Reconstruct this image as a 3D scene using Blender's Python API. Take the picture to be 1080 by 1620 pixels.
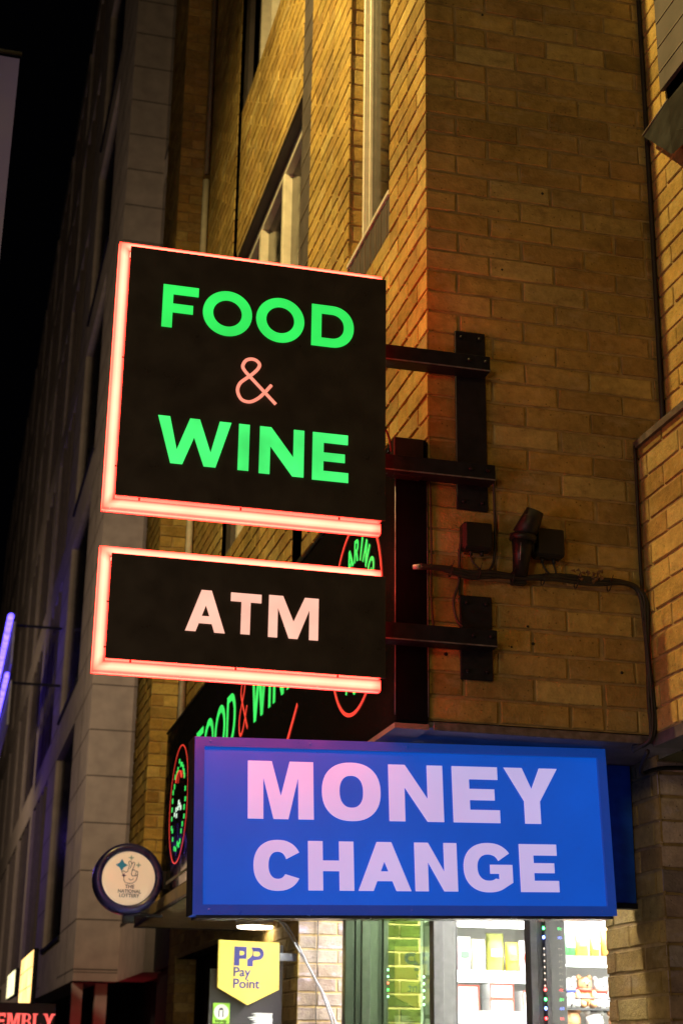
import bpy, math, random
from mathutils import Vector, Matrix
R=math.radians
random.seed(7)
for o in list(bpy.data.objects): bpy.data.objects.remove(o)
S=bpy.context.scene; COL=S.collection
# ------------------------------------------------------------------ camera
cam_d=bpy.data.cameras.new('camera'); cam=bpy.data.objects.new('camera',cam_d); COL.objects.link(cam); S.camera=cam
f,yaw,pitch,roll=2452.484,-0.247705405,0.340273941,0.0132412875
F=Vector((-math.sin(yaw)*math.cos(pitch),math.cos(yaw)*math.cos(pitch),math.sin(pitch)))
R0=F.cross(Vector((0,0,1))).normalized(); U0=R0.cross(F)
R1=R0*math.cos(roll)+U0*math.sin(roll); U1=-R0*math.sin(roll)+U0*math.cos(roll)
m=Matrix((R1,U1,-F)).transposed().to_4x4(); m.translation=Vector((-1.369,-4.32,1.6)); cam.matrix_world=m
cam_d.sensor_fit='VERTICAL'; cam_d.sensor_height=36; cam_d.lens=36*f/1620
cam_d.clip_start=.05; cam_d.clip_end=500
cam_d.dof.use_dof=True; cam_d.dof.focus_distance=4.6; cam_d.dof.aperture_fstop=6.3
# ------------------------------------------------------------------ world, lamps, exposure
W=bpy.data.worlds.new('World'); S.world=W; W.use_nodes=True
bg=W.node_tree.nodes['Background']
sky=W.node_tree.nodes.new('ShaderNodeTexSky'); sky.sky_type='NISHITA'; sky.sun_disc=False
sky.sun_elevation=R(-9); sky.sun_rotation=R(200)
mx=W.node_tree.nodes.new('ShaderNodeMixRGB'); mx.blend_type='ADD'; mx.inputs[0].default_value=1
mx.inputs[2].default_value=(.0007,.0007,.0010,1)     # city sky glow
W.node_tree.links.new(sky.outputs[0],mx.inputs[1]); W.node_tree.links.new(mx.outputs[0],bg.inputs[0])
bg.inputs[1].default_value=.5
def lamp(kind,name,loc,target,energy,color,size=.3,spot=None,blend=.4):
    d=bpy.data.lights.new(name,kind); o=bpy.data.objects.new(name,d); COL.objects.link(o)
    o.location=loc; o.rotation_euler=(Vector(target)-Vector(loc)).to_track_quat('-Z','Y').to_euler()
    d.energy=energy; d.color=color
    if kind=='AREA': d.shape='DISK'; d.size=size
    else: d.shadow_soft_size=size
    if spot: d.spot_size=R(spot); d.spot_blend=blend
    return o
lamp('SPOT','street_light',(-2.5,.17,7.9),(.3,1.3,5.2),1350,(1.0,.71,.23),.05,110,.9)       # sodium lamp over the street
lamp('AREA','warm_fill',(-5.5,-9.0,5.2),(0,0,3.4),110,(1.0,.73,.30),1.6)  # added soft warm fill from behind the camera
lamp('AREA','low_wall_fill',(-3.4,-2.2,1.9),(.3,0,2.7),21,(1.0,.72,.70),.9)          # added fill from off frame to brighten the lower brick wall                
lamp('SPOT','stone_fill',(-3.8,9.5,5.5),(.4,15.5,7.5),750,(1.0,.74,.52),.3,130,.9)     # added fill to lift the stone building, no fitting
lamp('SPOT','stone_fill_distant',(-5.5,26,6.5),(.2,30,6),500,(1.0,.74,.55),.3,150,.9)  # second added fill, for the far street face of the stone building
S.view_settings.view_transform='Standard'; S.view_settings.look='None'; S.view_settings.exposure=0; S.view_settings.gamma=1
S.render.engine='CYCLES'
# ------------------------------------------------------------------ materials
MATS={}
def nt(name):
    m=bpy.data.materials.new(name); m.use_nodes=True; MATS[name]=m
    return m,m.node_tree,m.node_tree.nodes['Principled BSDF']
def node(t,typ,**k):
    n=t.nodes.new(typ)
    for a,b in k.items():
        if a.startswith('i_'): 
            key=a[2:]; key=int(key) if key.isdigit() else key
            n.inputs[key].default_value=b
        else: setattr(n,a,b)
    return n
def surf(name,col,rough=.6,metal=0,var=.18,scale=14,bump=.15,bscale=80,spec=.5,dirt=0,emit=None,es=0):
    m,t,p=nt(name)
    tc=node(t,'ShaderNodeTexCoord')
    n=node(t,'ShaderNodeTexNoise'); n.inputs['Scale'].default_value=scale; n.inputs['Detail'].default_value=6
    t.links.new(tc.outputs['Object'],n.inputs['Vector'])
    r=node(t,'ShaderNodeMapRange'); r.inputs[1].default_value=.3; r.inputs[2].default_value=.7; r.inputs[3].default_value=1-var; r.inputs[4].default_value=1+var
    t.links.new(n.outputs[0],r.inputs[0])
    mul=node(t,'ShaderNodeVectorMath',operation='SCALE'); mul.inputs[0].default_value=col; t.links.new(r.outputs[0],mul.inputs['Scale'])
    t.links.new(mul.outputs[0],p.inputs['Base Color'])
    rr=node(t,'ShaderNodeMapRange'); rr.inputs[1].default_value=.3; rr.inputs[2].default_value=.7; rr.inputs[3].default_value=max(.02,rough-.08); rr.inputs[4].default_value=min(1,rough+.08)
    t.links.new(n.outputs[0],rr.inputs[0]); t.links.new(rr.outputs[0],p.inputs['Roughness'])
    p.inputs['Metallic'].default_value=metal; p.inputs['Specular IOR Level'].default_value=spec
    if bump:
        n2=node(t,'ShaderNodeTexNoise'); n2.inputs['Scale'].default_value=bscale; n2.inputs['Detail'].default_value=4
        t.links.new(tc.outputs['Object'],n2.inputs['Vector'])
        b=node(t,'ShaderNodeBump'); b.inputs['Strength'].default_value=bump; b.inputs['Distance'].default_value=.004
        t.links.new(n2.outputs[0],b.inputs['Height']); t.links.new(b.outputs[0],p.inputs['Normal'])
    if emit:
        p.inputs['Emission Color'].default_value=(*emit,1); p.inputs['Emission Strength'].default_value=es
    return m
def glow(name,col,strength,var=.1,scale=6,base=(.5,.5,.5),rough=.35):
    """a translucent face lit from within: emission with slight unevenness of the lamps behind"""
    m,t,p=nt(name); p.inputs['Base Color'].default_value=(*base,1); p.inputs['Roughness'].default_value=rough
    tc=node(t,'ShaderNodeTexCoord'); n=node(t,'ShaderNodeTexNoise'); n.inputs['Scale'].default_value=scale; n.inputs['Detail'].default_value=3
    t.links.new(tc.outputs['Object'],n.inputs['Vector'])
    r=node(t,'ShaderNodeMapRange'); r.inputs[1].default_value=.3; r.inputs[2].default_value=.7; r.inputs[3].default_value=strength*(1-var); r.inputs[4].default_value=strength*(1+var)
    t.links.new(n.outputs[0],r.inputs[0]); t.links.new(r.outputs[0],p.inputs['Emission Strength'])
    p.inputs['Emission Color'].default_value=(*col,1)
    return m
def brickmat(name,tint=(1,1,1)):
    m,t,p=nt(name)
    at=node(t,'ShaderNodeAttribute',attribute_name='Col')
    tc=node(t,'ShaderNodeTexCoord')
    n=node(t,'ShaderNodeTexNoise'); n.inputs['Scale'].default_value=28; n.inputs['Detail'].default_value=8; n.inputs['Roughness'].default_value=.65
    t.links.new(tc.outputs['Object'],n.inputs['Vector'])
    r=node(t,'ShaderNodeMapRange'); r.inputs[1].default_value=.28; r.inputs[2].default_value=.72; r.inputs[3].default_value=.72; r.inputs[4].default_value=1.25
    t.links.new(n.outputs[0],r.inputs[0])
    big=node(t,'ShaderNodeTexNoise'); big.inputs['Scale'].default_value=2.2; big.inputs['Detail'].default_value=5
    t.links.new(tc.outputs['Object'],big.inputs['Vector'])
    rb=node(t,'ShaderNodeMapRange'); rb.inputs[1].default_value=.3; rb.inputs[2].default_value=.7; rb.inputs[3].default_value=.62; rb.inputs[4].default_value=1.2
    t.links.new(big.outputs[0],rb.inputs[0])
    # fired pits
    v=node(t,'ShaderNodeTexVoronoi'); v.inputs['Scale'].default_value=38
    t.links.new(tc.outputs['Object'],v.inputs['Vector'])
    rv=node(t,'ShaderNodeMapRange'); rv.inputs[1].default_value=.04; rv.inputs[2].default_value=.14; rv.inputs[3].default_value=.35; rv.inputs[4].default_value=1
    t.links.new(v.outputs['Distance'],rv.inputs[0])
    m1=node(t,'ShaderNodeMath',operation='MULTIPLY'); t.links.new(r.outputs[0],m1.inputs[0]); t.links.new(rb.outputs[0],m1.inputs[1])
    m2=node(t,'ShaderNodeMath',operation='MULTIPLY'); t.links.new(m1.outputs[0],m2.inputs[0]); t.links.new(rv.outputs[0],m2.inputs[1])
    sc=node(t,'ShaderNodeVectorMath',operation='SCALE'); t.links.new(at.outputs['Color'],sc.inputs[0]); t.links.new(m2.outputs[0],sc.inputs['Scale'])
    tn=node(t,'ShaderNodeVectorMath',operation='MULTIPLY'); tn.inputs[1].default_value=tint; t.links.new(sc.outputs[0],tn.inputs[0])
    # lime and mortar smears, and old soot
    sm=node(t,'ShaderNodeTexNoise'); sm.inputs['Scale'].default_value=7; sm.inputs['Detail'].default_value=9; sm.inputs['Roughness'].default_value=.7
    mp=node(t,'ShaderNodeMapping'); mp.inputs['Scale'].default_value=(1,1,2.2); mp.inputs['Location'].default_value=(3,5,1)
    t.links.new(tc.outputs['Object'],mp.inputs[0]); t.links.new(mp.outputs[0],sm.inputs['Vector'])
    r1=node(t,'ShaderNodeMapRange'); r1.inputs[1].default_value=.54; r1.inputs[2].default_value=.70; r1.inputs[3].default_value=0; r1.inputs[4].default_value=.55
    t.links.new(sm.outputs[0],r1.inputs[0])
    x1=node(t,'ShaderNodeMixRGB'); x1.inputs[2].default_value=(.44*tint[0],.34*tint[1],.19*tint[2],1); t.links.new(r1.outputs[0],x1.inputs[0]); t.links.new(tn.outputs[0],x1.inputs[1])
    r2=node(t,'ShaderNodeMapRange'); r2.inputs[1].default_value=.46; r2.inputs[2].default_value=.30; r2.inputs[3].default_value=0; r2.inputs[4].default_value=.6
    t.links.new(sm.outputs[0],r2.inputs[0])
    x2=node(t,'ShaderNodeMixRGB'); x2.inputs[2].default_value=(.13*tint[0],.085*tint[1],.04*tint[2],1); t.links.new(r2.outputs[0],x2.inputs[0]); t.links.new(x1.outputs[0],x2.inputs[1])
    t.links.new(x2.outputs[0],p.inputs['Base Color']); p.inputs['Roughness'].default_value=.9; p.inputs['Specular IOR Level'].default_value=.15
    n2=node(t,'ShaderNodeTexNoise'); n2.inputs['Scale'].default_value=120; n2.inputs['Detail'].default_value=6
    t.links.new(tc.outputs['Object'],n2.inputs['Vector'])
    ad=node(t,'ShaderNodeMath',operation='MULTIPLY_ADD'); ad.inputs[1].default_value=.8; t.links.new(n2.outputs[0],ad.inputs[0]); t.links.new(n.outputs[0],ad.inputs[2])
    b=node(t,'ShaderNodeBump'); b.inputs['Strength'].default_value=.8; b.inputs['Distance'].default_value=.004
    t.links.new(ad.outputs[0],b.inputs['Height']); t.links.new(b.outputs[0],p.inputs['Normal'])
    return m
BR=brickmat('stock_brick')
PBR=brickmat('cool_lit_brick',(1.15,1.3,3.2))  # copy of the stock brick with cool light put into its tint
GBR=brickmat('green_lit_brick',(.12,.19,.11))  # green light on the interior brick is put into the tint
MORT=surf('mortar',(.32,.225,.10),.95,var=.3,scale=20,bump=.4,bscale=150,spec=.1)
BLACK=surf('black_acrylic',(.045,.037,.028),.35,var=.15,bump=.03,spec=.4)
FASC=surf('glossy_black_panel',(.010,.009,.009),.085,var=.1,bump=0,spec=.55)
STEEL=surf('black_painted_steel',(.009,.010,.015),.55,spec=.2,var=.35,scale=30,bump=.3,bscale=60)
IRONW=surf('worn_steel_edge',(.20,.18,.22),.45,metal=.6,var=.4,scale=40)
PLAST=surf('black_plastic',(.012,.012,.013),.42,spec=.3,var=.2,bump=.1)
CABLE=surf('black_cable_rubber',(.016,.014,.014),.55,var=.2,bump=.15,bscale=200)
CABW=surf('grey_white_cable',(.45,.45,.50),.5,var=.2)
CLAD=surf('slate_grey_cladding',(.075,.062,.060),.7,var=.25,scale=9)
WHITE=surf('cream_painted_frame',(.62,.58,.50),.45,var=.12,scale=20,bump=.1)
ALU=surf('grey_aluminium',(.085,.082,.078),.45,metal=.3,var=.2,scale=30,bump=.06)
DARKF=surf('dark_bronze_frame',(.018,.016,.015),.4,var=.2)
SOFF=surf('painted_soffit_board',(.17,.15,.15),.75,var=.35,scale=8,bump=.3)
CANO=surf('brown_canopy_trim',(.28,.20,.12),.6,var=.4,scale=10,bump=.3)
LEAD=surf('lead_flashing',(.085,.07,.06),.6,var=.4,scale=25,bump=.5,bscale=30)
STONE=surf('pale_stone_cladding',(.42,.355,.28),.8,var=.16,scale=5,bump=.2,bscale=40)
STONEJ=surf('stone_joint',(.05,.04,.032),.9)
DKGL=surf('dark_window_glass',(.006,.006,.007),.12,var=.1,bump=0)
FIN=surf('grey_window_fin',(.16,.13,.10),.6,var=.2)
DARKW=surf('dark_render',(.012,.011,.011),.8,var=.3)
ASPH=surf('asphalt',(.05,.05,.05),.85,var=.25,scale=30,bump=.6)
PAVE=surf('pavement_slabs',(.22,.21,.19),.8,var=.2,scale=4,bump=.4)
KERB=surf('granite_kerb',(.3,.29,.28),.8,var=.25,scale=60)
NEON=glow('warm_red_lit_acrylic',(3.0,.86,.50),1.0,.08,9,(.6,.25,.2))
_t=NEON.node_tree; _a=_t.nodes.new('ShaderNodeAttribute'); _a.attribute_name='Col'; _t.links.new(_a.outputs['Color'],_t.nodes['Principled BSDF'].inputs['Emission Color'])
NEONR=glow('deep_red_lit_lip',(1.1,.075,.045),1.0,.25,14,(.5,.1,.08))
NEONS=glow('red_lit_return',(4.5,.12,.09),1.0,.15,10,(.5,.1,.08))
GREEN=glow('green_lit_letter',(.018,.80,.10),1.0,.22,5,(.1,.4,.15))
GREENW=glow('pale_green_lit_letter',(.055,.98,.18),1.0,.25,7,(.1,.4,.15))
PINK=glow('pink_lit_letter',(1.1,.56,.42),1.0,.12,8,(.5,.3,.3))
AMPP=glow('salmon_lit_letter',(1.05,.30,.20),1.0,.1,8,(.5,.3,.3))
REDTUBE=glow('red_led_ring',(.85,.04,.025),1.0,.1,8,(.4,.1,.1))
GLED=glow('green_led_lettering',(.02,.85,.12),1.0,.2,9,(.1,.3,.1))
BLUE=glow('blue_lit_panel',(.0,.070,.45),1.08,.18,1.6,(.038,.012,.10),.5)
BLUEF=surf('blue_sign_frame',(.065,.02,.16),.35,var=.15,bump=.05,emit=(.0,.058,.36),es=.6)
MCLET=glow('pale_lilac_lit_letter',(.45,.40,.74),.95,.06,4,(.55,.45,.60),.4)
CHROME=surf('scuffed_metal_underside',(.45,.45,.55),.22,metal=.9,var=.3,scale=12)
BLUED=surf('dark_blue_board',(.01,.12,.55),.45,var=.25)
NAVY=surf('navy_sign_rim',(.012,.010,.085),.3,var=.2,bump=.05)
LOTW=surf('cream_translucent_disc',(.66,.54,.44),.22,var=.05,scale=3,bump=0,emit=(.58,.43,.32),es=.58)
INK=surf('black_ink',(.012,.010,.010),.6,bump=0)
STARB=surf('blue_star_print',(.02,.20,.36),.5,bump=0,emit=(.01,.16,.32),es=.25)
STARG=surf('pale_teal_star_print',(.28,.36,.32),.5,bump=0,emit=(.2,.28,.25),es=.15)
STARP=surf('purple_star_print',(.12,.04,.14),.5,bump=0)
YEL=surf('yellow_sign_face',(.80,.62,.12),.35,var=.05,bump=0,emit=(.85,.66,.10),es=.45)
PPB=surf('violet_blue_print',(.05,.045,.22),.5,bump=0)
GRNP=surf('lime_green_print',(.30,.62,.05),.5,bump=0,emit=(.3,.62,.05),es=.15)
WHP=surf('white_print',(.8,.8,.8),.5,bump=0,var=.03)
TAPE=surf('grey_tape',(.38,.38,.42),.4,var=.15)
GALV=surf('galvanised_bracket',(.28,.29,.33),.4,metal=.5,var=.2)
LEDW=glow('warm_white_led_disc',(1.0,.84,.60),22.0,.02,3,(.8,.8,.8))
INTW=surf('white_interior_paint',(.8,.79,.76),.7,var=.04)
FLUO=glow('shop_light_panel',(1.0,.98,.95),95.0,.02,3,(.8,.8,.8))
ORW=glow('orange_white_lit_sign',(1.6,.95,.32),1.5,.35,3,(.6,.4,.2))
YWH=glow('yellow_white_lit_sign',(1.3,1.2,.65),1.3,.3,5,(.6,.6,.3))
WLIT=glow('cool_white_lit_sign',(1.1,1.15,1.2),1.5,.2,4,(.6,.6,.6))
REDL=glow('red_lit_serif_letter',(1.4,.17,.14),1.0,.25,10,(.5,.1,.1))
VIO=glow('violet_blue_led_strip',(.26,.16,2.4),2.2,.4,6,(.2,.2,.5))
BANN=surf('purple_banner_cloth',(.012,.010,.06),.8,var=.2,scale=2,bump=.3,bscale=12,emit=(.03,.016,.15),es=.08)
def glassmat(name,tint,trans=1.0,rough=.02):
    m,t,p=nt(name); p.inputs['Base Color'].default_value=(*tint,1); p.inputs['Roughness'].default_value=rough
    # thin pane: mostly see-through with a fresnel reflection
    out=t.nodes['Material Output']; tr=node(t,'ShaderNodeBsdfTransparent'); tr.inputs[0].default_value=(*tint,1)
    gl=node(t,'ShaderNodeBsdfGlossy'); gl.inputs['Roughness'].default_value=rough
    lw=node(t,'ShaderNodeLayerWeight'); lw.inputs[0].default_value=.5
    pw=node(t,'ShaderNodeMath',operation='POWER'); pw.inputs[1].default_value=5; t.links.new(lw.outputs['Facing'],pw.inputs[0])
    fr=node(t,'ShaderNodeMath',operation='MULTIPLY_ADD'); fr.inputs[1].default_value=.5; fr.inputs[2].default_value=.03; t.links.new(pw.outputs[0],fr.inputs[0])
    mi=node(t,'ShaderNodeMixShader'); t.links.new(fr.outputs[0],mi.inputs[0]); t.links.new(tr.outputs[0],mi.inputs[1]); t.links.new(gl.outputs[0],mi.inputs[2])
    t.links.new(mi.outputs[0],out.inputs[0]); return m
GLASS=glassmat('clear_glass',(.95,.97,.95))
GLASSG=glassmat('green_tinted_glass',(.66,.80,.60))
# ------------------------------------------------------------------ object helpers
ORG={}
def tag(o,label=None,cat=None,group=None,kind=None):
    if label: o['label']=label
    if cat: o['category']=cat
    if group: o['group']=group
    if kind: o['kind']=kind
    return o
def thing(name,label,cat,loc,group=None,rot=None):
    o=bpy.data.objects.new(name,None); COL.objects.link(o); o.location=loc; o.empty_display_size=.1
    if rot: o.rotation_euler=rot
    ORG[o.name]=(Vector(loc),rot is not None)
    return tag(o,label,cat,group)
class MB:
    def __init__(s): s.v=[];s.f=[];s.mi=[];s.mats=[];s.col=[];s.smooth=[]
    def mat(s,m):
        if m not in s.mats: s.mats.append(m)
        return s.mats.index(m)
    def face(s,pts,m=None,col=None,sm=False):
        i=len(s.v); s.v+= [tuple(p) for p in pts]; s.f.append(list(range(i,i+len(pts)))); s.mi.append(s.mat(m) if m else 0); s.col.append(col); s.smooth.append(sm)
    def idx(s,vs,fs,m=None,sm=False):
        i=len(s.v); s.v+=[tuple(p) for p in vs]
        for f_ in fs: s.f.append([i+k for k in f_]); s.mi.append(s.mat(m) if m else 0); s.col.append(None); s.smooth.append(sm)
    def box(s,x0,x1,y0,y1,z0,z1,m=None,b=0):
        if b<=0:
            vs=[(x,y,z) for z in (z0,z1) for y in (y0,y1) for x in (x0,x1)]
            s.idx(vs,[(0,2,3,1),(4,5,7,6),(0,1,5,4),(2,6,7,3),(0,4,6,2),(1,3,7,5)],m); return s
        # chamfered box
        pts=[];L=[(x0,x1),(y0,y1),(z0,z1)]
        vs=[];key={}
        for ix in (0,1):
            for iy in (0,1):
                for iz in (0,1):
                    c=(L[0][ix],L[1][iy],L[2][iz]); sg=(1-2*ix,1-2*iy,1-2*iz)
                    for a in range(3):
                        p=[c[k]+(sg[k]*b if k!=a else 0) for k in range(3)]
                        key[(ix,iy,iz,a)]=len(vs); vs.append(p)
        fs=[]
        for a in range(3):
            o1,o2=[k for k in range(3) if k!=a]
            for e in (0,1):
                q=[]
                for (i,j) in ((0,0),(1,0),(1,1),(0,1)):
                    k=[0,0,0]; k[a]=e;k[o1]=i;k[o2]=j; q.append(key[(*k,a)])
                fs.append(q)
            # edges parallel to axis a
            for i in (0,1):
                for j in (0,1):
                    k0=[0,0,0];k0[o1]=i;k0[o2]=j;k1=list(k0);k1[a]=1
                    fs.append([key[(*k0,o1)],key[(*k1,o1)],key[(*k1,o2)],key[(*k0,o2)]])
        for ix in (0,1):
            for iy in (0,1):
                for iz in (0,1): fs.append([key[(ix,iy,iz,a)] for a in range(3)])
        s.idx(vs,fs,m); s.fix=True; return s
    def tube(s,path,r,m=None,n=8,caps=True,sm=True,closed=False):
        path=[Vector(p) for p in path]; N=len(path); rs=r if isinstance(r,(list,tuple)) else [r]*N
        vs=[];up=None
        for i,p in enumerate(path):
            if closed: d=path[(i+1)%N]-path[i-1]
            else: d=path[min(i+1,N-1)]-path[max(i-1,0)]
            d.normalize()
            if up is None:
                up=Vector((0,0,1)) if abs(d.z)<.9 else Vector((1,0,0))
            a=(up-d*up.dot(d)).normalized(); b=d.cross(a); up=a
            for k in range(n):
                t=2*math.pi*k/n; vs.append(p+(a*math.cos(t)+b*math.sin(t))*rs[i])
        fs=[]
        for i in range(N if closed else N-1):
            j=(i+1)%N
            for k in range(n): fs.append((i*n+k,i*n+(k+1)%n,j*n+(k+1)%n,j*n+k))
        if caps and not closed: fs+= [tuple(range(n-1,-1,-1)),tuple((N-1)*n+k for k in range(n))]
        s.idx(vs,fs,m,sm); return s
    def prism(s,poly,fn,d0,d1,m=None):
        """poly: 2D outline, fn(u,v,d)->3D"""
        n=len(poly); vs=[fn(u,v,d0) for u,v in poly]+[fn(u,v,d1) for u,v in poly]
        s.idx(vs,[tuple(range(n)),tuple(range(2*n-1,n-1,-1))]+[(i,n+i,n+(i+1)%n,(i+1)%n) for i in range(n)],m); return s
    def build(s,name,mat,parent=None,label=None,local=False,recalc=True):
        me=bpy.data.meshes.new(name)
        off=Vector((0,0,0))
        if parent is not None and not local:
            off=ORG[parent.name][0]
        me.from_pydata([Vector(p)-off for p in s.v],[],s.f)
        ms=s.mats if s.mats else [mat]
        for q in ms: me.materials.append(q)
        for i,pl in enumerate(me.polygons): pl.material_index=s.mi[i]; pl.use_smooth=s.smooth[i]
        if any(c for c in s.col):
            ca=me.color_attributes.new('Col','FLOAT_COLOR','CORNER')
            for i,pl in enumerate(me.polygons):
                c=s.col[i] or (.2,.15,.08)
                for li in pl.loop_indices: ca.data[li].color=(*c,1)
        me.update()
        if recalc:
            import bmesh
            bm=bmesh.new(); bm.from_mesh(me); bmesh.ops.recalc_face_normals(bm,faces=bm.faces); bm.to_mesh(me); bm.free()
        o=bpy.data.objects.new(name,me); COL.objects.link(o)
        if parent is not None:
            o.parent=parent; ORG[o.name]=(ORG[parent.name][0],False)
        else: ORG[o.name]=(Vector((0,0,0)),False)
        if label: o['label']=label
        return o
def solo(mb,name,mat,label,cat,group=None):
    return tag(mb.build(name,mat),label,cat,group)
# filled 2D outlines -> letters. contours: list of closed 2D loops (holes allowed)
def outline_mesh(contours,fn,extr):
    cu=bpy.data.curves.new('tmp','CURVE'); cu.dimensions='2D'; cu.fill_mode='BOTH'; cu.extrude=extr
    for c in contours:
        sp=cu.splines.new('POLY'); sp.points.add(len(c)-1); sp.use_cyclic_u=True
        for i,(x,y) in enumerate(c): sp.points[i].co=(x,y,0,1)
    return curve_to_mb(cu,fn)
def curve_to_mb(cu,fn):
    o=bpy.data.objects.new('tmp',cu); COL.objects.link(o)
    dg=bpy.context.evaluated_depsgraph_get(); dg.update()
    me=bpy.data.meshes.new_from_object(o.evaluated_get(dg))
    mb=MB(); mb.idx([fn(*v.co) for v in me.vertices],[tuple(p.vertices) for p in me.polygons])
    bpy.data.objects.remove(o); bpy.data.meshes.remove(me)
    return mb
def merge(a,b):
    a.idx(b.v,b.f); return a
def text_mb(txt,size,fn,off=0,extr=.0008,align='LEFT',space=1):
    cu=bpy.data.curves.new('tmp','FONT'); cu.body=txt; cu.size=size; cu.offset=off; cu.extrude=extr; cu.align_x=align; cu.space_character=space
    return curve_to_mb(cu,fn)
def arc(cx,cy,rx,ry,a0,a1,n=28,e=2.0):
    out=[]
    for i in range(n+1):
        t=R(a0+(a1-a0)*i/n); c,s_=math.cos(t),math.sin(t)
        out.append((cx+rx*math.copysign(abs(c)**(2/e),c),cy+ry*math.copysign(abs(s_)**(2/e),s_)))
    return out
def glyph(ch,w,h=1.0,t=.2,e=2.0,v=None):
    """outlines of a bold sans capital in a cell w x h with stem t and cross stroke v"""
    v=v or t*.95
    if ch=='F': return [[(0,0),(t,0),(t,.36*h),(.86*w,.36*h),(.86*w,.36*h+v*.97),(t,.36*h+v*.97),(t,h-v),(w,h-v),(w,h),(0,h)]]
    if ch=='E': 
        a=h/2-v*.44;b=h/2+v*.44
        return [[(0,0),(w,0),(w,v),(t*1.05,v),(t*1.05,a),(.9*w,a),(.9*w,b),(t*1.05,b),(t*1.05,h-v),(.98*w,h-v),(.98*w,h),(0,h)]]
    if ch=='L': return [[(0,0),(w,0),(w,v),(t,v),(t,h),(0,h)]]
    if ch=='I': return [[(0,0),(w,0),(w,h),(0,h)]]
    if ch=='T': return [[(w/2-t/2,0),(w/2+t/2,0),(w/2+t/2,h-v),(w,h-v),(w,h),(0,h),(0,h-v),(w/2-t/2,h-v)]]
    if ch=='H': return [[(0,0),(t,0),(t,h/2-v*.46),(w-t,h/2-v*.46),(w-t,0),(w,0),(w,h),(w-t,h),(w-t,h/2+v*.46),(t,h/2+v*.46),(t,h),(0,h)]]
    if ch=='N': return [[(0,0),(t,0),(t,h*.60),(w-t*1.05,0),(w,0),(w,h),(w-t,h),(w-t,h*.40),(t*1.05,h),(0,h)]]
    if ch=='M': 
        return [[(0,0),(t,0),(t,h*.72),(w/2-t*.48,0),(w/2+t*.48,0),(w-t,h*.72),(w-t,0),(w,0),(w,h),(w-t*1.55,h),(w/2,h*.40),(t*1.55,h),(0,h)]]
    if ch=='A':
        s_=(w/2-t*.55)/h
        zb=.20*h; zt=.20*h+v*.85
        il=lambda z:t*1.12+s_*z+0.0
        apex=(w/2-t*1.12)/s_ 
        return [[(0,0),(t*1.12,0),(il(zb),zb),(w-il(zb),zb),(w-t*1.12,0),(w,0),(w/2+t*.55,h),(w/2-t*.55,h)],[(il(zt),zt),(w-il(zt),zt),(w/2,min(apex,h*.86))]]
    if ch=='W':
        q=w/4; tt=t*1.08
        return [[(q*1.10-tt/2,0),(q*1.10+tt/2,0),(w/2,h*.60),(w-q*1.10-tt/2,0),(w-q*1.10+tt/2,0),(w,h),(w-tt,h),(w-q*1.08,h*.30),(w/2+tt*.42,h),(w/2-tt*.42,h),(q*1.08,h*.30),(tt,h),(0,h)]]
    if ch=='Y':
        return [[(w/2-t/2,0),(w/2+t/2,0),(w/2+t/2,h*.40),(w,h),(w-t*1.15,h),(w/2,h*.62),(t*1.15,h),(0,h),(w/2-t/2,h*.40)]]
    if ch=='O': return [arc(w/2,h/2,w/2,h/2+.012*h,0,360,48,e)[:-1],arc(w/2,h/2,w/2-t,h/2-v*.97,0,360,48,e)[:-1]]
    if ch=='D':
        r_=min(h/2,w*.62)
        o_=[(0,0)]+arc(w-r_,h/2,r_,h/2,-90,90,24,2.1)+[(0,h)]
        ri=r_-t
        return [o_,[(t,v*.97)]+arc(w-r_,h/2,ri,h/2-v*.97,-90,90,24,2.1)+[(t,h-v*.97)]]
    if ch=='R':
        r_=.30*h; c=h-r_
        return [[(0,0),(t,0),(t,.36*h),(.42*w,.36*h),(w-t*1.15,0),(w,0),(.72*w,.40*h)]+arc(w-r_,c,r_,r_,-60,90,16)+[(0,h)],[(t,h-2*r_+t*.85)]+arc(w-r_,c,r_-t,r_-t*.9,-90,90,12)+[(t,h-t*.9)]]
    if ch in 'CG':
        o_=arc(w/2,h/2,w/2,h/2+.012*h,28 if ch=='C' else 33,332 if ch=='C' else 322,44,e)
        i_=arc(w/2,h/2,w/2-t,h/2-v*.97,322,24,36,e) if ch=='C' else arc(w/2,h/2,w/2-t,h/2-v*.97,300,28,36,e)
        if ch=='C':
            return [o_+i_]
        ex=w*.985; y0=h*.19
        o_=arc(w/2,h/2,w/2,h/2+.012*h,33,308,44,e)
        return [o_+[(ex,y0),(ex,h*.56),(w*.53,h*.56),(w*.53,h*.56-v*.8),(ex-t,h*.56-v*.8),(ex-t,h*.26)]+arc(w/2,h/2,w/2-t,h/2-v*.97,305,28,36,e)]
def fnY(x0,z0,y,sx=1,sz=1): return lambda u,v,d:(x0+u*sx,y-d,z0+v*sz)          # writing on a face that looks down -y
def word(spec,fnmk,extr,h,t,e=2.0):
    mb=MB()
    for ch,x0,x1,z0,z1 in spec:
        w=x1-x0; hh=z1-z0
        merge(mb,outline_mesh(glyph(ch,w,hh,t,e),fnmk(x0,z0),extr))
    return mb
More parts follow.
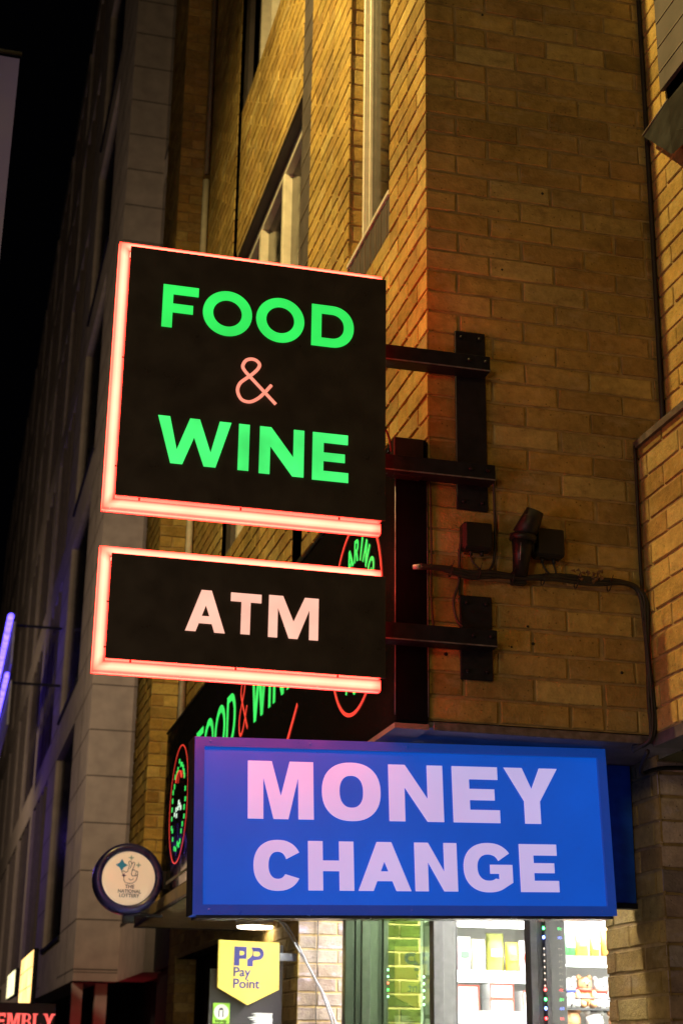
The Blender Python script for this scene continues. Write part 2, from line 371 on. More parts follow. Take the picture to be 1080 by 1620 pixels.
# ------------------------------------------------------------------ bricks
CO,BL,HD=.075,.225,.1125
ZB=2.553
PAL=[(.42,.29,.135),(.38,.25,.115),(.47,.34,.17),(.35,.225,.105),(.40,.27,.12),(.33,.20,.10),(.45,.31,.15),(.30,.21,.12),(.42,.27,.11),(.50,.38,.22)]
def cut(iv,holes,zc):
    segs=[iv]
    for (a,b,c,d) in holes:
        if c<zc<d:
            ns=[]
            for s0,s1 in segs:
                if b<=s0 or a>=s1: ns.append((s0,s1)); continue
                if a>s0: ns.append((s0,a))
                if b<s1: ns.append((b,s1))
            segs=ns
    return segs
def brickwall(o,u,n,u0,u1,z0,z1,holes=(),seed=1,phase=0,dark=1.0,mat=None,rec=.0052,hb=0.0):
    rnd=random.Random(seed); o=Vector(o);u=Vector(u);n=Vector(n); mb=MB(); mi=mat or BR
    def P(a,z,d): return o+u*a+Vector((0,0,z))+n*d
    k0=math.floor((z0-ZB)/CO+1e-6); k1=math.ceil((z1-ZB)/CO-1e-6)
    for k in range(k0,k1):
        za=max(z0,ZB+k*CO+.0045); zb=min(z1,ZB+(k+1)*CO-.0045)
        if zb-za<.01: continue
        off=(HD if k%2 else 0)+phase
        j=math.floor((u0-off)/BL)-1
        while off+j*BL<u1:
            w0=off+j*BL+rnd.uniform(-.004,.004); w1=off+(j+1)*BL-.009+rnd.uniform(-.003,.003)
            split=[(w0,w1)]
            if rnd.random()<hb: mid=(w0+w1)/2; split=[(w0,mid-.0045),(mid+.0045,w1)]
            for (a,b) in split:
                a=max(a,u0);b=min(b,u1)
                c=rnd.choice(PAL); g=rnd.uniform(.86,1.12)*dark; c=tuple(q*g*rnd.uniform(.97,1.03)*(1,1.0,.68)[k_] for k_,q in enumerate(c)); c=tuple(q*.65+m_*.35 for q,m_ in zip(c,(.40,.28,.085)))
                if rnd.random()<.06: c=tuple(q*.72 for q in c)
                if b-a<.012: continue
                for (s0,s1) in cut((a,b),holes,(za+zb)/2):
                    if s1-s0<.012: continue
                    d=rnd.uniform(-.0012,.0012); ch=.003
                    J=lambda: rnd.uniform(-.0021,.0021)
                    ou=[(s0+ (0 if s0==u0 else J()),za+J()),(s1+(0 if s1==u1 else J()),za+J()),(s1+(0 if s1==u1 else J()),zb+J()),(s0+(0 if s0==u0 else J()),zb+J())]
                    e0=0 if s0==u0 else ch; e1=0 if s1==u1 else ch
                    inn=[(ou[0][0]+e0,ou[0][1]+ch),(ou[1][0]-e1,ou[1][1]+ch),(ou[2][0]-e1,ou[2][1]-ch),(ou[3][0]+e0,ou[3][1]-ch)]
                    # irregular top and bottom edges
                    mu=(s0+s1)/2
                    def edge(p,q): 
                        return ((p[0]+q[0])/2,(p[1]+q[1])/2+rnd.uniform(-.0022,.0022))
                    ou2=[ou[0],edge(ou[0],ou[1]),ou[1],ou[2],edge(ou[2],ou[3]),ou[3]]
                    in2=[inn[0],(ou2[1][0],ou2[1][1]+ch),inn[1],inn[2],(ou2[4][0],ou2[4][1]-ch),inn[3]]
                    mid=[P(p[0],p[1],d-.0025) for p in ou2]; fr=[P(p[0],p[1],d) for p in in2]; bk=[P(p[0],p[1],-rec-.001) for p in ou2]
                    i=len(mb.v); mb.v+=[tuple(p) for p in fr+mid+bk]
                    fs=[tuple(range(i,i+6))]
                    for q in range(6):
                        r2=(q+1)%6
                        fs.append((i+q,i+6+q,i+6+r2,i+r2)); fs.append((i+6+q,i+12+q,i+12+r2,i+6+r2))
                    for f_ in fs: mb.f.append(list(f_)); mb.mi.append(mb.mat(mi)); mb.col.append(c); mb.smooth.append(False)
            j+=1
    us=sorted({u0,u1}|{h for q in holes for h in q[:2] if u0<h<u1}); zs=sorted({z0,z1}|{h for q in holes for h in q[2:] if z0<h<z1})
    for a,b in zip(us,us[1:]):
        for c_,d_ in zip(zs,zs[1:]):
            mu=(a+b)/2;mz=(c_+d_)/2
            if any(q[0]<mu<q[1] and q[2]<mz<q[3] for q in holes): continue
            mb.face([P(a,c_,-rec),P(b,c_,-rec),P(b,d_,-rec),P(a,d_,-rec)],MORT)
    return mb
EX,EY,EZ=(1,0,0),(0,1,0),(0,0,1)
# ================================================================== GROUND
def ground():
    m=MB(); m.box(-120,120,-120,160,-.5,0.0); tag(m.build('ground',ASPH),kind='structure')
    m=MB(); m.box(-14,-4.2,-100,140,0.004,.008); tag(m.build('road',ASPH),kind='structure')
    m=MB(); m.box(-4.2,30,-40,7.2,0.006,.12,b=.01); tag(m.build('pavement',PAVE),kind='structure')
    m=MB(); m.box(-4.35,-4.2,-40,7.2,0.006,.125,b=.015); tag(m.build('kerb',KERB),kind='structure')
ground()
# ================================================================== BRICK BUILDING
bb=thing('brick_building','yellow brick shop building with an overhanging first floor above a lit shopfront','building',(0,0,0))
Z1=10.2
holes=[(.45,1.05,4.44,9.0),(1.78,1.985,2.5,Z1+1),(1.985,3.70,4.2,6.05),(1.985,3.70,7.04,9.6),(3.70,3.84,2.5,Z1+1)]
brickwall((0,0,0),EY,(-1,0,0),0,5.23,ZB,Z1,holes,3,hb=.10).build('wall',BR,bb,'yellow brick street wall with tall windows',recalc=False)
brickwall((-.165,0,0),EY,(-1,0,0),5.23,6.0,2.47,Z1+1,(),5).build('wall',BR,bb,'brick bay at the far end of the street wall',recalc=False)
brickwall((0,5.23,0),EX,(0,-1,0),-.165,0,2.47,Z1+1,(),6,phase=.03).build('wall',BR,bb,'narrow brick return of the far bay',recalc=False)
brickwall((0,0,0),EY,(-1,0,0),6.0,6.84,2.47,Z1+2,(),7).build('wall',BR,bb,'far end of the brick street wall',recalc=False)
brickwall((0,0,0),EX,(0,-1,0),0,.822,ZB,6.4,(),11,hb=.06).build('wall',BR,bb,'narrow brick return wall carrying the sign brackets',recalc=False)
# right hand wall
brickwall((.82,0,0),EY,(-1,0,0),-1.6,0,3.53,4.70,(),13).build('wall',BR,bb,'brick wall right of the inner corner',recalc=False)
brickwall((.82,0,0),EY,(-1,0,0),-.155,0,4.70,6.4,(),14).build('wall',BR,bb,'narrow brick strip beside the grey cladding',recalc=False)
brickwall((.712,0,0),EY,(-1,0,0),-1.6,-.001,ZB,3.50,(),15,phase=.05).build('wall',BR,bb,'thicker lower brick wall right of the inner corner',recalc=False)
# lead flashing over the step
mb=MB(); mb.prism([(.700,3.492),(.700,3.515),(.83,3.575),(.83,3.49)],lambda u,v,d:(u,d,v),-1.6,-.003); mb.build('flashing',LEAD,bb)
# ledge under the thick wall and soffits
mb=MB(); mb.box(.712,3,-1.6,-.002,2.515,ZB-.003); mb.build('ledge',LEAD,bb)
mb=MB(); mb.box(-.002,.86,.012,.66,ZB-.02,ZB-.001); mb.box(-.0,.86,.663,7.0,ZB+.01,ZB+.03); mb.build('soffit',SOFF,bb)
mb=MB(); mb.box(.012,.83,.0,.006,ZB-.03,ZB-.004,b=.002); mb.build('soffit_trim',IRONW,bb)
# pier below: left face, front face
brickwall((.82,0,0),EY,(-1,0,0),.2,.655,0.12,ZB-.02,(),21,phase=.03).build('pillar',BR,bb,'brick pier beside the shop window, left face',recalc=False)
brickwall((0,.2,0),EX,(0,-1,0),.82,2.6,0.12,2.515,(),22,phase=.82-HD,dark=1.1,mat=PBR).build('pillar',BR,bb,'front of the pier at the right edge, brick tinted for cool light',recalc=False)
# far pillar
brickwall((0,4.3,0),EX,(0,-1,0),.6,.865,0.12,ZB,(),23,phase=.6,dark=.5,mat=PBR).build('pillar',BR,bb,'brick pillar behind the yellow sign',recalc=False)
brickwall((.6,0,0),EY,(-1,0,0),4.3,6.7,0.12,ZB,[(5.0,6.7,-1,2.2)],24).build('wall',BR,bb,'brick side of the far pillar',recalc=False)
brickwall((.6,0,0),EY,(-1,0,0),6.7,9.2,0.12,2.9,[(6.7,8.8,-1,2.37)],25).build('wall',BR,bb,'low brick wall with a wide dark opening under the canopy',recalc=False)
brickwall((0,8.8,0),EX,(0,-1,0),.6,.77,0.12,2.37,(),26,phase=.6).build('wall',BR,bb,'narrow brick jamb of the dark opening',recalc=False)
# dark infill behind openings
mb=MB(); mb.box(.9,.95,4.4,12,0.12,3.2); mb.box(.61,3,9.25,9.3,.12,3.2)
mb.box(.25,.30,.05,6.8,2.6,Z1); mb.box(0.02,3,6.86,6.9,2.5,Z1+2); mb.box(.0,.9,.02,6.8,Z1,Z1+.05); mb.box(.86,3.0,.1,.13,2.56,6.4)
mb.build('inner_wall',DARKW,bb)
# cladding panels
def clad(name,label,y0,y1,z0,z1,x=0.004,step=.10,vertical=True):
    mb=MB(); mb.box(x,x+.03,y0,y1,z0,z1)
    k=y0+step/2
    o=mb.build(name,CLAD,bb,label)
    j=MB()
    if vertical:
        while k<y1: j.box(x-.003,x-.0005,k,k+.005,z0+.002,z1-.002); k+=step
    else:
        k=z0+step/2
        while k<z1: j.box(x-.003,x-.0005,y0+.002,y1-.002,k,k+.005); k+=step
    j.build('joint',FIN,o)
clad('cladding_panel','grey panel under the tall window sill',.45,1.05,4.44,4.59,step=.075)
clad('cladding_panel','narrow grey vertical strip in the brick wall',1.78,1.985,4.2,Z1,step=.15,vertical=False)
clad('cladding_panel','dark recessed strip between brick panels',3.70,3.84,2.6,Z1,x=.03,step=.3,vertical=False)
clad('cladding_panel','dark panel beside the upper window',1.985,3.70,7.04,9.6,x=.09,step=.2,vertical=False)
mb=MB(); mb.box(.80,.815,-1.6,-.155,4.78,6.4); o=mb.build('cladding_panel',CLAD,bb,'grey boarded wall at the top right corner')
j=MB()
for k in range(14): j.box(.797,.7995,-1.6,-.16,4.85+k*.1,4.854+k*.1)
j.build('joint',FIN,o)
# window 1
def reveal(y0,y1,z0,z1,dep,seed):
    brickwall((0,y1,0),EX,(0,-1,0),0,dep,z0,z1,(),seed,phase=-.09).build('reveal',BR,bb,recalc=False)
reveal(.45,1.056,4.60,9.0,.07,31)
w1=MB(); w1.box(-.004,.10,.45,1.05,4.592,4.612,b=.002); sill=w1.build('window_sill',WHITE,bb)
win=MB()
win.box(.060,.082,1.036,1.053,4.615,9.0,b=.002); win.box(.083,.100,1.030,1.053,4.615,9.0,b=.002); win.box(.085,.1,.46,1.029,4.615,4.635)
wf=win.build('window',WHITE,bb,'tall cream framed window above the sign')
g=MB(); g.box(.096,.099,.46,1.029,4.636,9.0); g.build('pane',DKGL,wf)
# window 2
win=MB()
win.box(.06,.11,1.99,3.69,5.985,6.04,b=.004)
for yy in (2.0,2.62,3.22,3.64): win.box(.055,.112,yy,yy+.05,4.2,5.985,b=.003)
wf=win.build('window',WHITE,bb,'wide cream framed window behind the sign')
g=MB(); g.box(.098,.102,1.99,3.69,4.2,5.985); g.build('pane',DKGL,wf)
mb=MB(); mb.box(.01,.12,1.99,3.695,6.045,6.062); mb.build('lintel_soffit',CLAD,bb)
# window 3
win=MB()
for yy in (3.30,3.0,2.3): win.box(.03,.085,yy,yy+.03,7.10,9.6)
wf=win.build('window',WHITE,bb,'upper dark window with thin pale frames')
mb=MB(); mb.tube([(-.03,4.85,3.3),(-.03,4.85,7.25)],.022,n=10); mb.build('drainpipe',WHITE,bb)
mb=MB(); mb.tube([(-.03,4.85,7.30),(-.03,4.85,9.4)],.016,n=8); mb.build('drainpipe',FIN,bb)
mb=MB(); mb.box(-.01,.0,4.35,4.47,5.02,5.14); mb.build('vent',DARKW,bb)
# ================================================================== SHOPFRONT (parts of the building)
def post(y0,y1,parts):
    for (x0,x1,dy,mat) in parts:
        mb=MB(); mb.box(x0,x1,y0+dy,y1+dy,.12,ZB-.025,b=.003); mb.build('window_post',mat,bb)
post(1.15,1.21,[(.74,.770,0,ALU),(.7705,.7955,.012,DARKF),(.796,.876,-.004,ALU)])
post(2.40,2.46,[(.771,.873,0,ALU),(.8735,.886,.01,DARKF)])
post(3.60,3.66,[(.684,.734,0,DARKF),(.7345,.740,.02,ALU),(.7405,.771,.01,DARKF),(.7715,.858,0,ALU),(.8585,.884,.012,DARKF),(.8845,.912,0,ALU)])
def pane(y0,y1,mat,label):
    p=MB(); p.box(.815,.819,y0,y1,.2,ZB-.03); p.build('shop_window',mat,bb,label)
pane(.66,1.145,GLASS,'narrow shop window beside the brick pier'); pane(1.215,2.395,GLASS,'bright middle shop window'); pane(2.465,3.595,GLASSG,'green tinted shop window')
# interior
mb=MB(); mb.box(.95,5,.66,.70,.12,2.6); mb.box(5,5.05,.7,6.5,.12,2.6); mb.box(.95,5,6.5,6.55,.12,2.6); mb.box(.83,5,.67,6.5,2.6,2.65)
mb.build('interior_wall',INTW,bb)
mb=MB()
for yy in (1.45,2.52,3.6): mb.box(1.0,3.6,yy,yy+.35,2.575,2.598)
mb.build('shop_light',FLUO,bb)
brickwall((0,4.3,0),EX,(0,-1,0),.93,1.30,.12,2.59,(),41,phase=.06,mat=GBR,dark=1.0).build('interior_wall',GBR,bb,'brick inside the shop, coloured for the green light',recalc=False)
mb=MB(); mb.box(.95,1.03,4.22,4.29,.12,2.55); mb.build('interior_wall',surf('green_strip',(.16,.38,.10),.6),bb,'green strip beside the green brick')
# shelves
sh=thing('shop_shelving','white shop shelving unit loaded with goods behind the window','shelving',(1.45,3.2,.12))
mb=MB(); mb.box(1.02,2.3,3.32,3.35,.12,2.5); mb.build('back_panel',INTW,sh)
for z in (1.35,1.56,1.80,1.985,2.24):
    mb=MB(); mb.box(1.02,1.545,2.98,3.32,z,z+.018); mb.box(1.02,1.545,2.972,2.979,z-.02,z+.03); mb.build('shelf',INTW,sh)
for z in (1.35,2.07,): 
    mb=MB(); mb.box(1.56,2.3,2.98,3.32,z,z+.018); mb.box(1.56,2.3,2.972,2.979,z-.012,z+.028); mb.build('shelf',ALU,sh)
SFILL=glow('shelf_fill_strip',(1,.98,.95),9.0,.02)  # glowing strips added under the shelves to brighten the gaps
for z,xa,xb in ((1.79,1.03,1.54),(1.975,1.03,1.54),(2.23,1.03,1.54),(2.06,1.57,2.25),(2.42,1.57,2.25)):
    mb=MB(); mb.box(xa,xb,3.0,3.025,z-.012,z-.002); mb.build('shelf_fill',SFILL,sh)
for x in (1.546,): 
    mb=MB(); mb.box(x,x+.012,2.98,3.32,.12,2.5); mb.build('upright',INTW,sh)
GM={}
def cm(n,c): 
    if n not in GM: GM[n]=surf('goods_'+n,c,.5,var=.08,bump=0)
    return GM[n]
def packet(x,z,w,h,col,name,lab,label,cat='packet',stripe='white'):
    """pillow pack with crimped ends and a printed band"""
    t=thing('goods_'+name,label,cat,(x,3.05,z),'goods on the shop shelves')
    mb=MB(); d=.05
    pr=[(0,.004),(.06,.010),(.15,.5),(.5,1),(.85,.5),(.94,.010),(1,.004)]
    vs=[];fs=[]
    for k,(q,r_) in enumerate(pr):
        hh=d*r_/2+.001; zz=z+h*q
        vs+= [(x-w/2,3.05,zz),(x-w/3,3.05-hh,zz),(x+w/3,3.05-hh,zz),(x+w/2,3.05,zz),(x+w/3,3.05+hh,zz),(x-w/3,3.05+hh,zz)]
    for k in range(len(pr)-1):
        for a in range(6): fs.append((k*6+a,k*6+(a+1)%6,(k+1)*6+(a+1)%6,(k+1)*6+a))
    fs+=[tuple(range(5,-1,-1)),tuple(36+k for k in range(6))]
    mb.idx(vs,fs,None,True); mb.build('wrapper',cm(col[0],col[1]),t)
    mb=MB(); mb.box(x-w/3.4,x+w/3.4,3.0205,3.0235,z+h*.42,z+h*.60); mb.build('printed_band',cm(stripe,{'white':(.8,.8,.8),'red':(.6,.05,.03),'green':(.05,.3,.06)}[stripe]),t)
cols={'yellow':(.62,.42,.04),'green':(.04,.20,.05),'orange':(.5,.10,.02),'white':(.8,.8,.78),'blue':(.03,.05,.30),'pink':(.45,.10,.16),'cream':(.8,.72,.5),'olive':(.16,.17,.03),'red':(.4,.02,.02),'gold':(.3,.14,.02)}
rowR=[('green',1.675,.07,.12),('yellow',1.74,.075,.13),('olive',1.81,.055,.11),('gold',1.875,.07,.15),('yellow',1.95,.07,.14),('orange',2.03,.07,.12),('blue',2.11,.07,.12)]
for k,(c,x,w,h) in enumerate(rowR): packet(x,2.089,w,h,(c,cols[c]),'bag','',['green','tall yellow','olive','gold','second yellow','orange','blue'][k]+' snack bag on the upper shelf of the narrow window','bag',['white','green','white','red','white','white','white'][k])
rowM=[('pink',1.06,.06,.15),('white',1.13,.07,.17),('cream',1.205,.07,.16),('olive',1.29,.09,.19),('yellow',1.375,.065,.15),('white',1.445,.065,.16),('green',1.51,.055,.14)]
for k,(c,x,w,h) in enumerate(rowM): packet(x,2.004,w,h,(c,cols[c]),'bag','',['pink','tall white','cream','large olive','yellow','short white','green'][k]+' bag on the upper shelf of the bright middle window','bag',['white','green','white','white','red','red','white'][k])
def carton(x,z,w,h,label,n):
    t=thing('goods_carton',label,'carton',(x,3.1,z),'goods on the shop shelves')
    mb=MB(); mb.box(x-w/2,x+w/2,3.02,3.14,z,z+h,b=.003); mb.build('carton_body',cm('white',cols['white']),t)
    mb=MB()
    for (a,b,c,d) in ((-w/2,w/2,0,.006),(-w/2,w/2,h-.006,h),(-w/2,-w/2+.006,.006,h-.006),(w/2-.006,w/2,.006,h-.006)): mb.box(x+a,x+b,3.0165,3.0195,z+c,z+d)
    mb.build('printed_border',cm('salmon',(.5,.06,.03)),t)

_r=random.Random(21); _n=0
for (z,xa,xb,place) in ((2.259,1.05,1.52,'top shelf of the bright middle window'),(1.369,1.05,1.52,'lowest shelf of the bright middle window'),(1.369,1.60,2.10,'lowest shelf of the narrow window')):
    x=xa+.03
    for c in ('yellow','white','pink','green','orange','cream','blue'):
        if x>xb-.03: break
        packet(x,z,.055,_r.uniform(.10,.15),(c,cols[c]),'bag',''+'',c+' bag on the '+place,'bag',_r.choice(('white','red','green'))); x+=.066
carton(1.31,1.819,.12,.070,'lower white carton with a red border on the middle window shelf',0)
carton(1.31,1.890,.12,.070,'upper white carton with a red border on the middle window shelf',1)
carton(1.14,1.819,.11,.13,'tall white carton at the left of the middle window shelf',2)
carton(1.46,1.819,.09,.11,'small white carton at the right of the middle window shelf',3)
def ico(mb,c,r,sx=1,sy=1,sz=1,m=None,n=10):
    vs=[];fs=[]
    for i in range(1,n):
        for k in range(2*n):
            a=math.pi*i/n;b=math.pi*k/n
            vs.append((c[0]+r*sx*math.sin(a)*math.cos(b),c[1]+r*sy*math.sin(a)*math.sin(b),c[2]+r*sz*math.cos(a)))
    for i in range(n-2):
        for k in range(2*n): fs.append((i*2*n+k,i*2*n+(k+1)%(2*n),(i+1)*2*n+(k+1)%(2*n),(i+1)*2*n+k))
    t=len(vs); vs+=[(c[0],c[1],c[2]+r*sz),(c[0],c[1],c[2]-r*sz)]
    for k in range(2*n): fs.append((t,k,(k+1)%(2*n))); fs.append((t+1,(n-2)*2*n+(k+1)%(2*n),(n-2)*2*n+k))
    mb.idx(vs,fs,m,True)
def toy(x,z,s,c,scarf,label):
    t=thing('soft_toy',label,'soft toy',(x,3.06,z),'soft toys in the shop window')
    mb=MB(); ico(mb,(x,3.06,z+.045*s),.042*s); ico(mb,(x,3.04,z+.105*s),.034*s)
    ico(mb,(x-.026*s,3.045,z+.135*s),.013*s); ico(mb,(x+.026*s,3.045,z+.135*s),.013*s)
    ico(mb,(x-.04*s,3.03,z+.055*s),.016*s,1,1,1.6); ico(mb,(x+.04*s,3.03,z+.055*s),.016*s,1,1,1.6)
    ico(mb,(x-.025*s,3.01,z+.015*s),.018*s,1,1.6,1); ico(mb,(x+.025*s,3.01,z+.015*s),.018*s,1,1.6,1)
    mb.build('toy_body',cm(c,{'tan':(.40,.20,.09),'snow':(.8,.78,.76),'brownfur':(.14,.07,.04)}[c]),t)
    mb=MB()
    for sx in (-1,1): ico(mb,(x+sx*.012*s,3.006+.0*s,z+.112*s),.0045*s,n=6)
    ico(mb,(x,3.0035,z+.100*s),.006*s,n=6); mb.build('face',INK,t)
    mb=MB(); mb.tube([(x+.033*s*math.cos(a),3.052-.033*s*math.sin(a),z+.080*s) for a in [2*math.pi*k/14 for k in range(14)]],.009*s,closed=True); mb.build('scarf',cm(scarf,cols[scarf]),t)
tb=thing('toy_basket','dark wire tray of soft toys low in the narrow shop window','tray',(1.8,3.1,1.85))
mb=MB()
for k in range(12): mb.tube([(1.6+k*.05,2.985,1.855),(1.6+k*.05,2.985,1.90)],.002,n=5)
mb.tube([(1.58,2.985,1.90),(2.2,2.985,1.90)],.004,n=6); mb.box(1.58,2.2,2.98,3.3,1.845,1.855); mb.build('basket_frame',DARKF,tb)
for k,(x,z,s,c,sc,l) in enumerate([(1.665,1.857,1.0,'snow','blue','white soft toy with a blue scarf in the tray'),(1.745,1.857,1.05,'tan','red','tan soft toy with a red scarf, second in the tray'),(1.83,1.857,1.0,'snow','red','white soft toy with a red scarf in the tray'),(1.91,1.857,1.0,'brownfur','white','brown soft toy with a white scarf in the tray'),
    (1.67,1.66,1.35,'tan','white','large tan soft toy with a white scarf below the tray'),(1.79,1.66,1.3,'snow','blue','large white soft toy with a blue scarf below the tray'),(1.91,1.66,1.3,'tan','orange','large tan soft toy with an orange scarf below the tray')]):
    toy(x,z,s,c,sc,l)
mb=MB(); mb.box(1.57,2.2,2.98,3.3,1.645,1.658); mb.build('shelf',INTW,sh)
# LED strings
def ledstring(x,y,zs,label,cable=True,mini=None):
    t=thing('led_string',label,'string lights',(x,y,zs[0][0]))
    mb=MB(); z0=min(z for z,_ in zs)-.25; z1=max(z for z,_ in zs)+.12
    mb.tube([(x+.002*math.sin(k*1.7),y,z0+(z1-z0)*k/20) for k in range(21)],.0016,n=5); mb.build('wire',CABLE,t)
    for z,c in zs:
        mb=MB(); ico(mb,(x,y-.004,z),.0045 if c!='dim' else .0028,1,1,1.3,n=7); mb.build('bulb',LED[c],t)
LED={'red':glow('red_bulb',(1,.03,.03),14,0),'green':glow('green_bulb',(.03,1,.15),14,0),'blue':glow('blue_bulb',(.12,.2,1),18,0),'dim':glow('dim_warm_bulb',(1,.75,.55),1.6,0),'cyan':glow('cyan_bulb',(.35,1,.9),9,0)}
def zat(py,y,x):  # heights read on the post
    return 0
base=[(2.085,'red'),(2.052,'green'),(2.020,'blue')]+[(2.002-.0215*k,'dim') for k in range(1,8)]+[(1.838,'red'),(1.805,'green'),(1.774,'blue'),(1.74,'red')]
ledstring(.786,1.135,[(z+.012,c) for z,c in base],'string of red, green and blue lights hanging down the wide grey window post')
ledstring(.905,3.585,[(2.04-.0325*k,('cyan','cyan','red','green','cyan')[k]) for k in range(5)],'short string of pale lights at the left edge of the green window')
ledstring(.825,2.72,[(1.965-.03*k,'cyan') for k in range(5)],'reflected pale lights in the middle of the green window, built as a string')  # reflection of the bulbs, modelled as another string
# soffit downlights: two unseen ones added for light, and the visible one
def downlight(x,y,z,r,label,e=None):
    t=thing('ceiling_light',label,'light',(x,y,z))
    mb=MB(); mb.tube([(x,y,z+.021),(x,y,z-.022)],[r,r],n=32); mb.build('housing',WHITE,t)
    mb=MB(); mb.tube([(x,y,z-.0225),(x,y,z-.030)],[r*.93,r*.88],n=32); mb.build('diffuser',e or LEDW,t)
# ================================================================== FASCIA SIGN
FX=-.107
fs=thing('fascia_sign','long glossy black shop fascia with green lettering and red ringed logos','shop sign',(FX,2.4,2.54))
yj=[0,.968,2.35,3.6,4.83]
mb=MB()
for a,b in zip(yj,yj[1:]): mb.box(FX,FX+.012,a+.0015,b-.0015,2.54 if a==0 else 2.473,3.425)
mb.build('front_panel',FASC,fs)
mb=MB(); mb.box(FX+.013,-.003,.0,4.83,2.545,3.42); mb.build('box',BLACK,fs)
mb=MB(); mb.box(FX+.001,-.008,-.010,-.001,2.545,3.44,b=.001); mb.build('end_panel',surf('matt_black_end',(.003,.004,.007),.8,spec=.03,var=.2),fs)
mb=MB(); mb.box(FX-.004,-.002,-.004,4.84,3.4255,3.437); mb.build('top_trim',STEEL,fs)
mb=MB(); mb.box(FX-.002,-.004,-.006,4.83,2.522,2.538); mb.build('bottom_trim',SOFF,fs)
mb=MB(); mb.tube([(FX-.002,-.011,2.56),(FX-.002,-.011,3.42)],.0018,n=5); mb.tube([(-.006,-.008,2.56),(-.006,-.008,3.3)],.0022,n=5); mb.build('edge_trim',IRONW,fs)
# lettering: reader in the street looks along +x, so writing runs towards -y
def fnX(y0,z0): return lambda u,v,d:(FX-.0015-d*.25,y0-u,z0+v)
ft=.036
specs=[('F',0,.20),('O',.24,.52),('O',.56,.84),('D',.88,1.10)]
yF=3.70
mb=MB()
for ch,a,b in specs: merge(mb,outline_mesh(glyph(ch,(b-a),.25,ft),fnX(yF-a,2.965),.002))
mb.build('lettering',GLED,fs)
mb=MB()
for ch,a,b in [('W',1.50,1.82),('I',1.87,1.906),('N',1.96,2.16),('E',2.22,2.38)]: merge(mb,outline_mesh(glyph(ch,(b-a),.25,ft),fnX(yF-a+.02,2.965),.002))
mb.build('lettering',GLED,fs)
AMP=[(-.5362,3.5016),(-.5567,3.4745),(-.5772,3.4526),(-.6009,3.44),(-.6251,3.4455),(-.6375,3.471),(-.6317,3.4956),(-.6154,3.5126),(-.5995,3.5263),(-.5802,3.5476),(-.574,3.5648),(-.5848,3.5772),(-.6007,3.5797),(-.6162,3.5725),(-.6247,3.5537),(-.6175,3.5383),(-.6006,3.5209),(-.5599,3.4805),(-.5212,3.4419)]
def smooth(p,n=6):
    out=[]
    for i in range(len(p)-1):
        p0=p[max(i-1,0)];p1=p[i];p2=p[i+1];p3=p[min(i+2,len(p)-1)]
        for k in range(n):
            t=k/n
            out.append(tuple(.5*((2*b)+(-a+c)*t+(2*a-5*b+4*c-d)*t*t+(-a+3*b-3*c+d)*t**3) for a,b,c,d in zip(p0,p1,p2,p3)))
    out.append(p[-1]); return out
mb=MB(); mb.tube([(FX-.003,2.50-(u+.64)*1.7,2.968+(v-3.44)*1.75) for u,v in smooth(AMP)],.0075,n=8); mb.v=[(FX-.0015+(x-(FX-.003))*.12,y,z) for x,y,z in mb.v]; mb.build('ampersand',REDTUBE,fs)
def annulus(yc,zc,r,w):
    return outline_mesh([arc(0,0,r+w/2,r+w/2,0,360,90)[:-1],arc(0,0,r-w/2,r-w/2,0,360,90)[:-1]],lambda u,v,d:(FX-.0015-d,yc+u,zc+v),.0004)
def ringlogo(yc,zc,r,near):
    mb=annulus(yc,zc,r,.013); mb.build('logo_ring',REDTUBE,fs)
    mb=MB()
    rr=.185
    for ch,ang in (('A',18),('R',-3),('I',-20),('N',-38),('G',-61)):
        w={'I':.015,'A':.072,'R':.052,'N':.06,'G':.072}[ch]
        t=R(ang)
        def fn(u,v,d,t=t,w=w):
            uu=u-w/2; vv=v+rr
            # rotate by t (left = +y)
            a=uu*math.cos(t)-vv*math.sin(t); b=uu*math.sin(t)+vv*math.cos(t)
            return (FX-.0015-d*.3,yc-a,zc+b)
        merge(mb,outline_mesh(glyph(ch,w,.078,.014),fn,.0015))
    mb.build('logo_lettering',GLED,fs); mb=MB()
    for ch,ang in (('T',157),('O',181)) :
        t=-R(180-ang); w=.055
        def fn(u,v,d,t=t,w=w):
            uu=u-w/2; vv=v-.265
            a=uu*math.cos(t)-vv*math.sin(t); b=uu*math.sin(t)+vv*math.cos(t)
            return (FX-.0015-d*.3,yc-a,zc+b)
        merge(mb,outline_mesh(glyph(ch,w,.075,.014),fn,.0015))
    mb.build('logo_lettering',GLED,fs)
ringlogo(.468,2.988,.3265,True)
mb=MB(); mb.prism([(1.30,2.86),(1.315,2.875),(1.70,2.62),(1.68,2.60)],lambda u,v,d:(d,u,v),FX-.0018,FX-.0012); mb.build('red_stroke',REDTUBE,fs)  # slanting red stroke laid on the fascia panel
# far ring: small worn green LED dashes round the circle, white squares in the middle
yc,zc,r=4.25,2.928,.322
mb=annulus(yc,zc,r,.006); mb.build('logo_ring',REDTUBE,fs)
mb=MB(); rnd=random.Random(5)
for k in range(30):
    a=2*math.pi*k/30+rnd.uniform(-.03,.03)
    if -0.35<math.cos(a-.9)<-.1 and k%2: continue
    rr=r*rnd.choice((.68,.76,.72)); y=yc+rr*math.cos(a); z=zc+rr*math.sin(a); mb.box(FX-.0022,FX-.001,y-.012,y+.012,z-.013-rnd.random()*.006,z+.010)
mb.build('logo_lettering',GLED,fs)
mb=MB()
for k in range(7): y=yc+rnd.uniform(-.13,.13); z=zc+rnd.uniform(-.07,.06); mb.box(FX-.0022,FX-.001,y-.014,y+.014,z-.012,z+.012)
mb.build('logo_square',glow('white_green_led',(.7,1.0,.8),1.0,.3,20),fs)
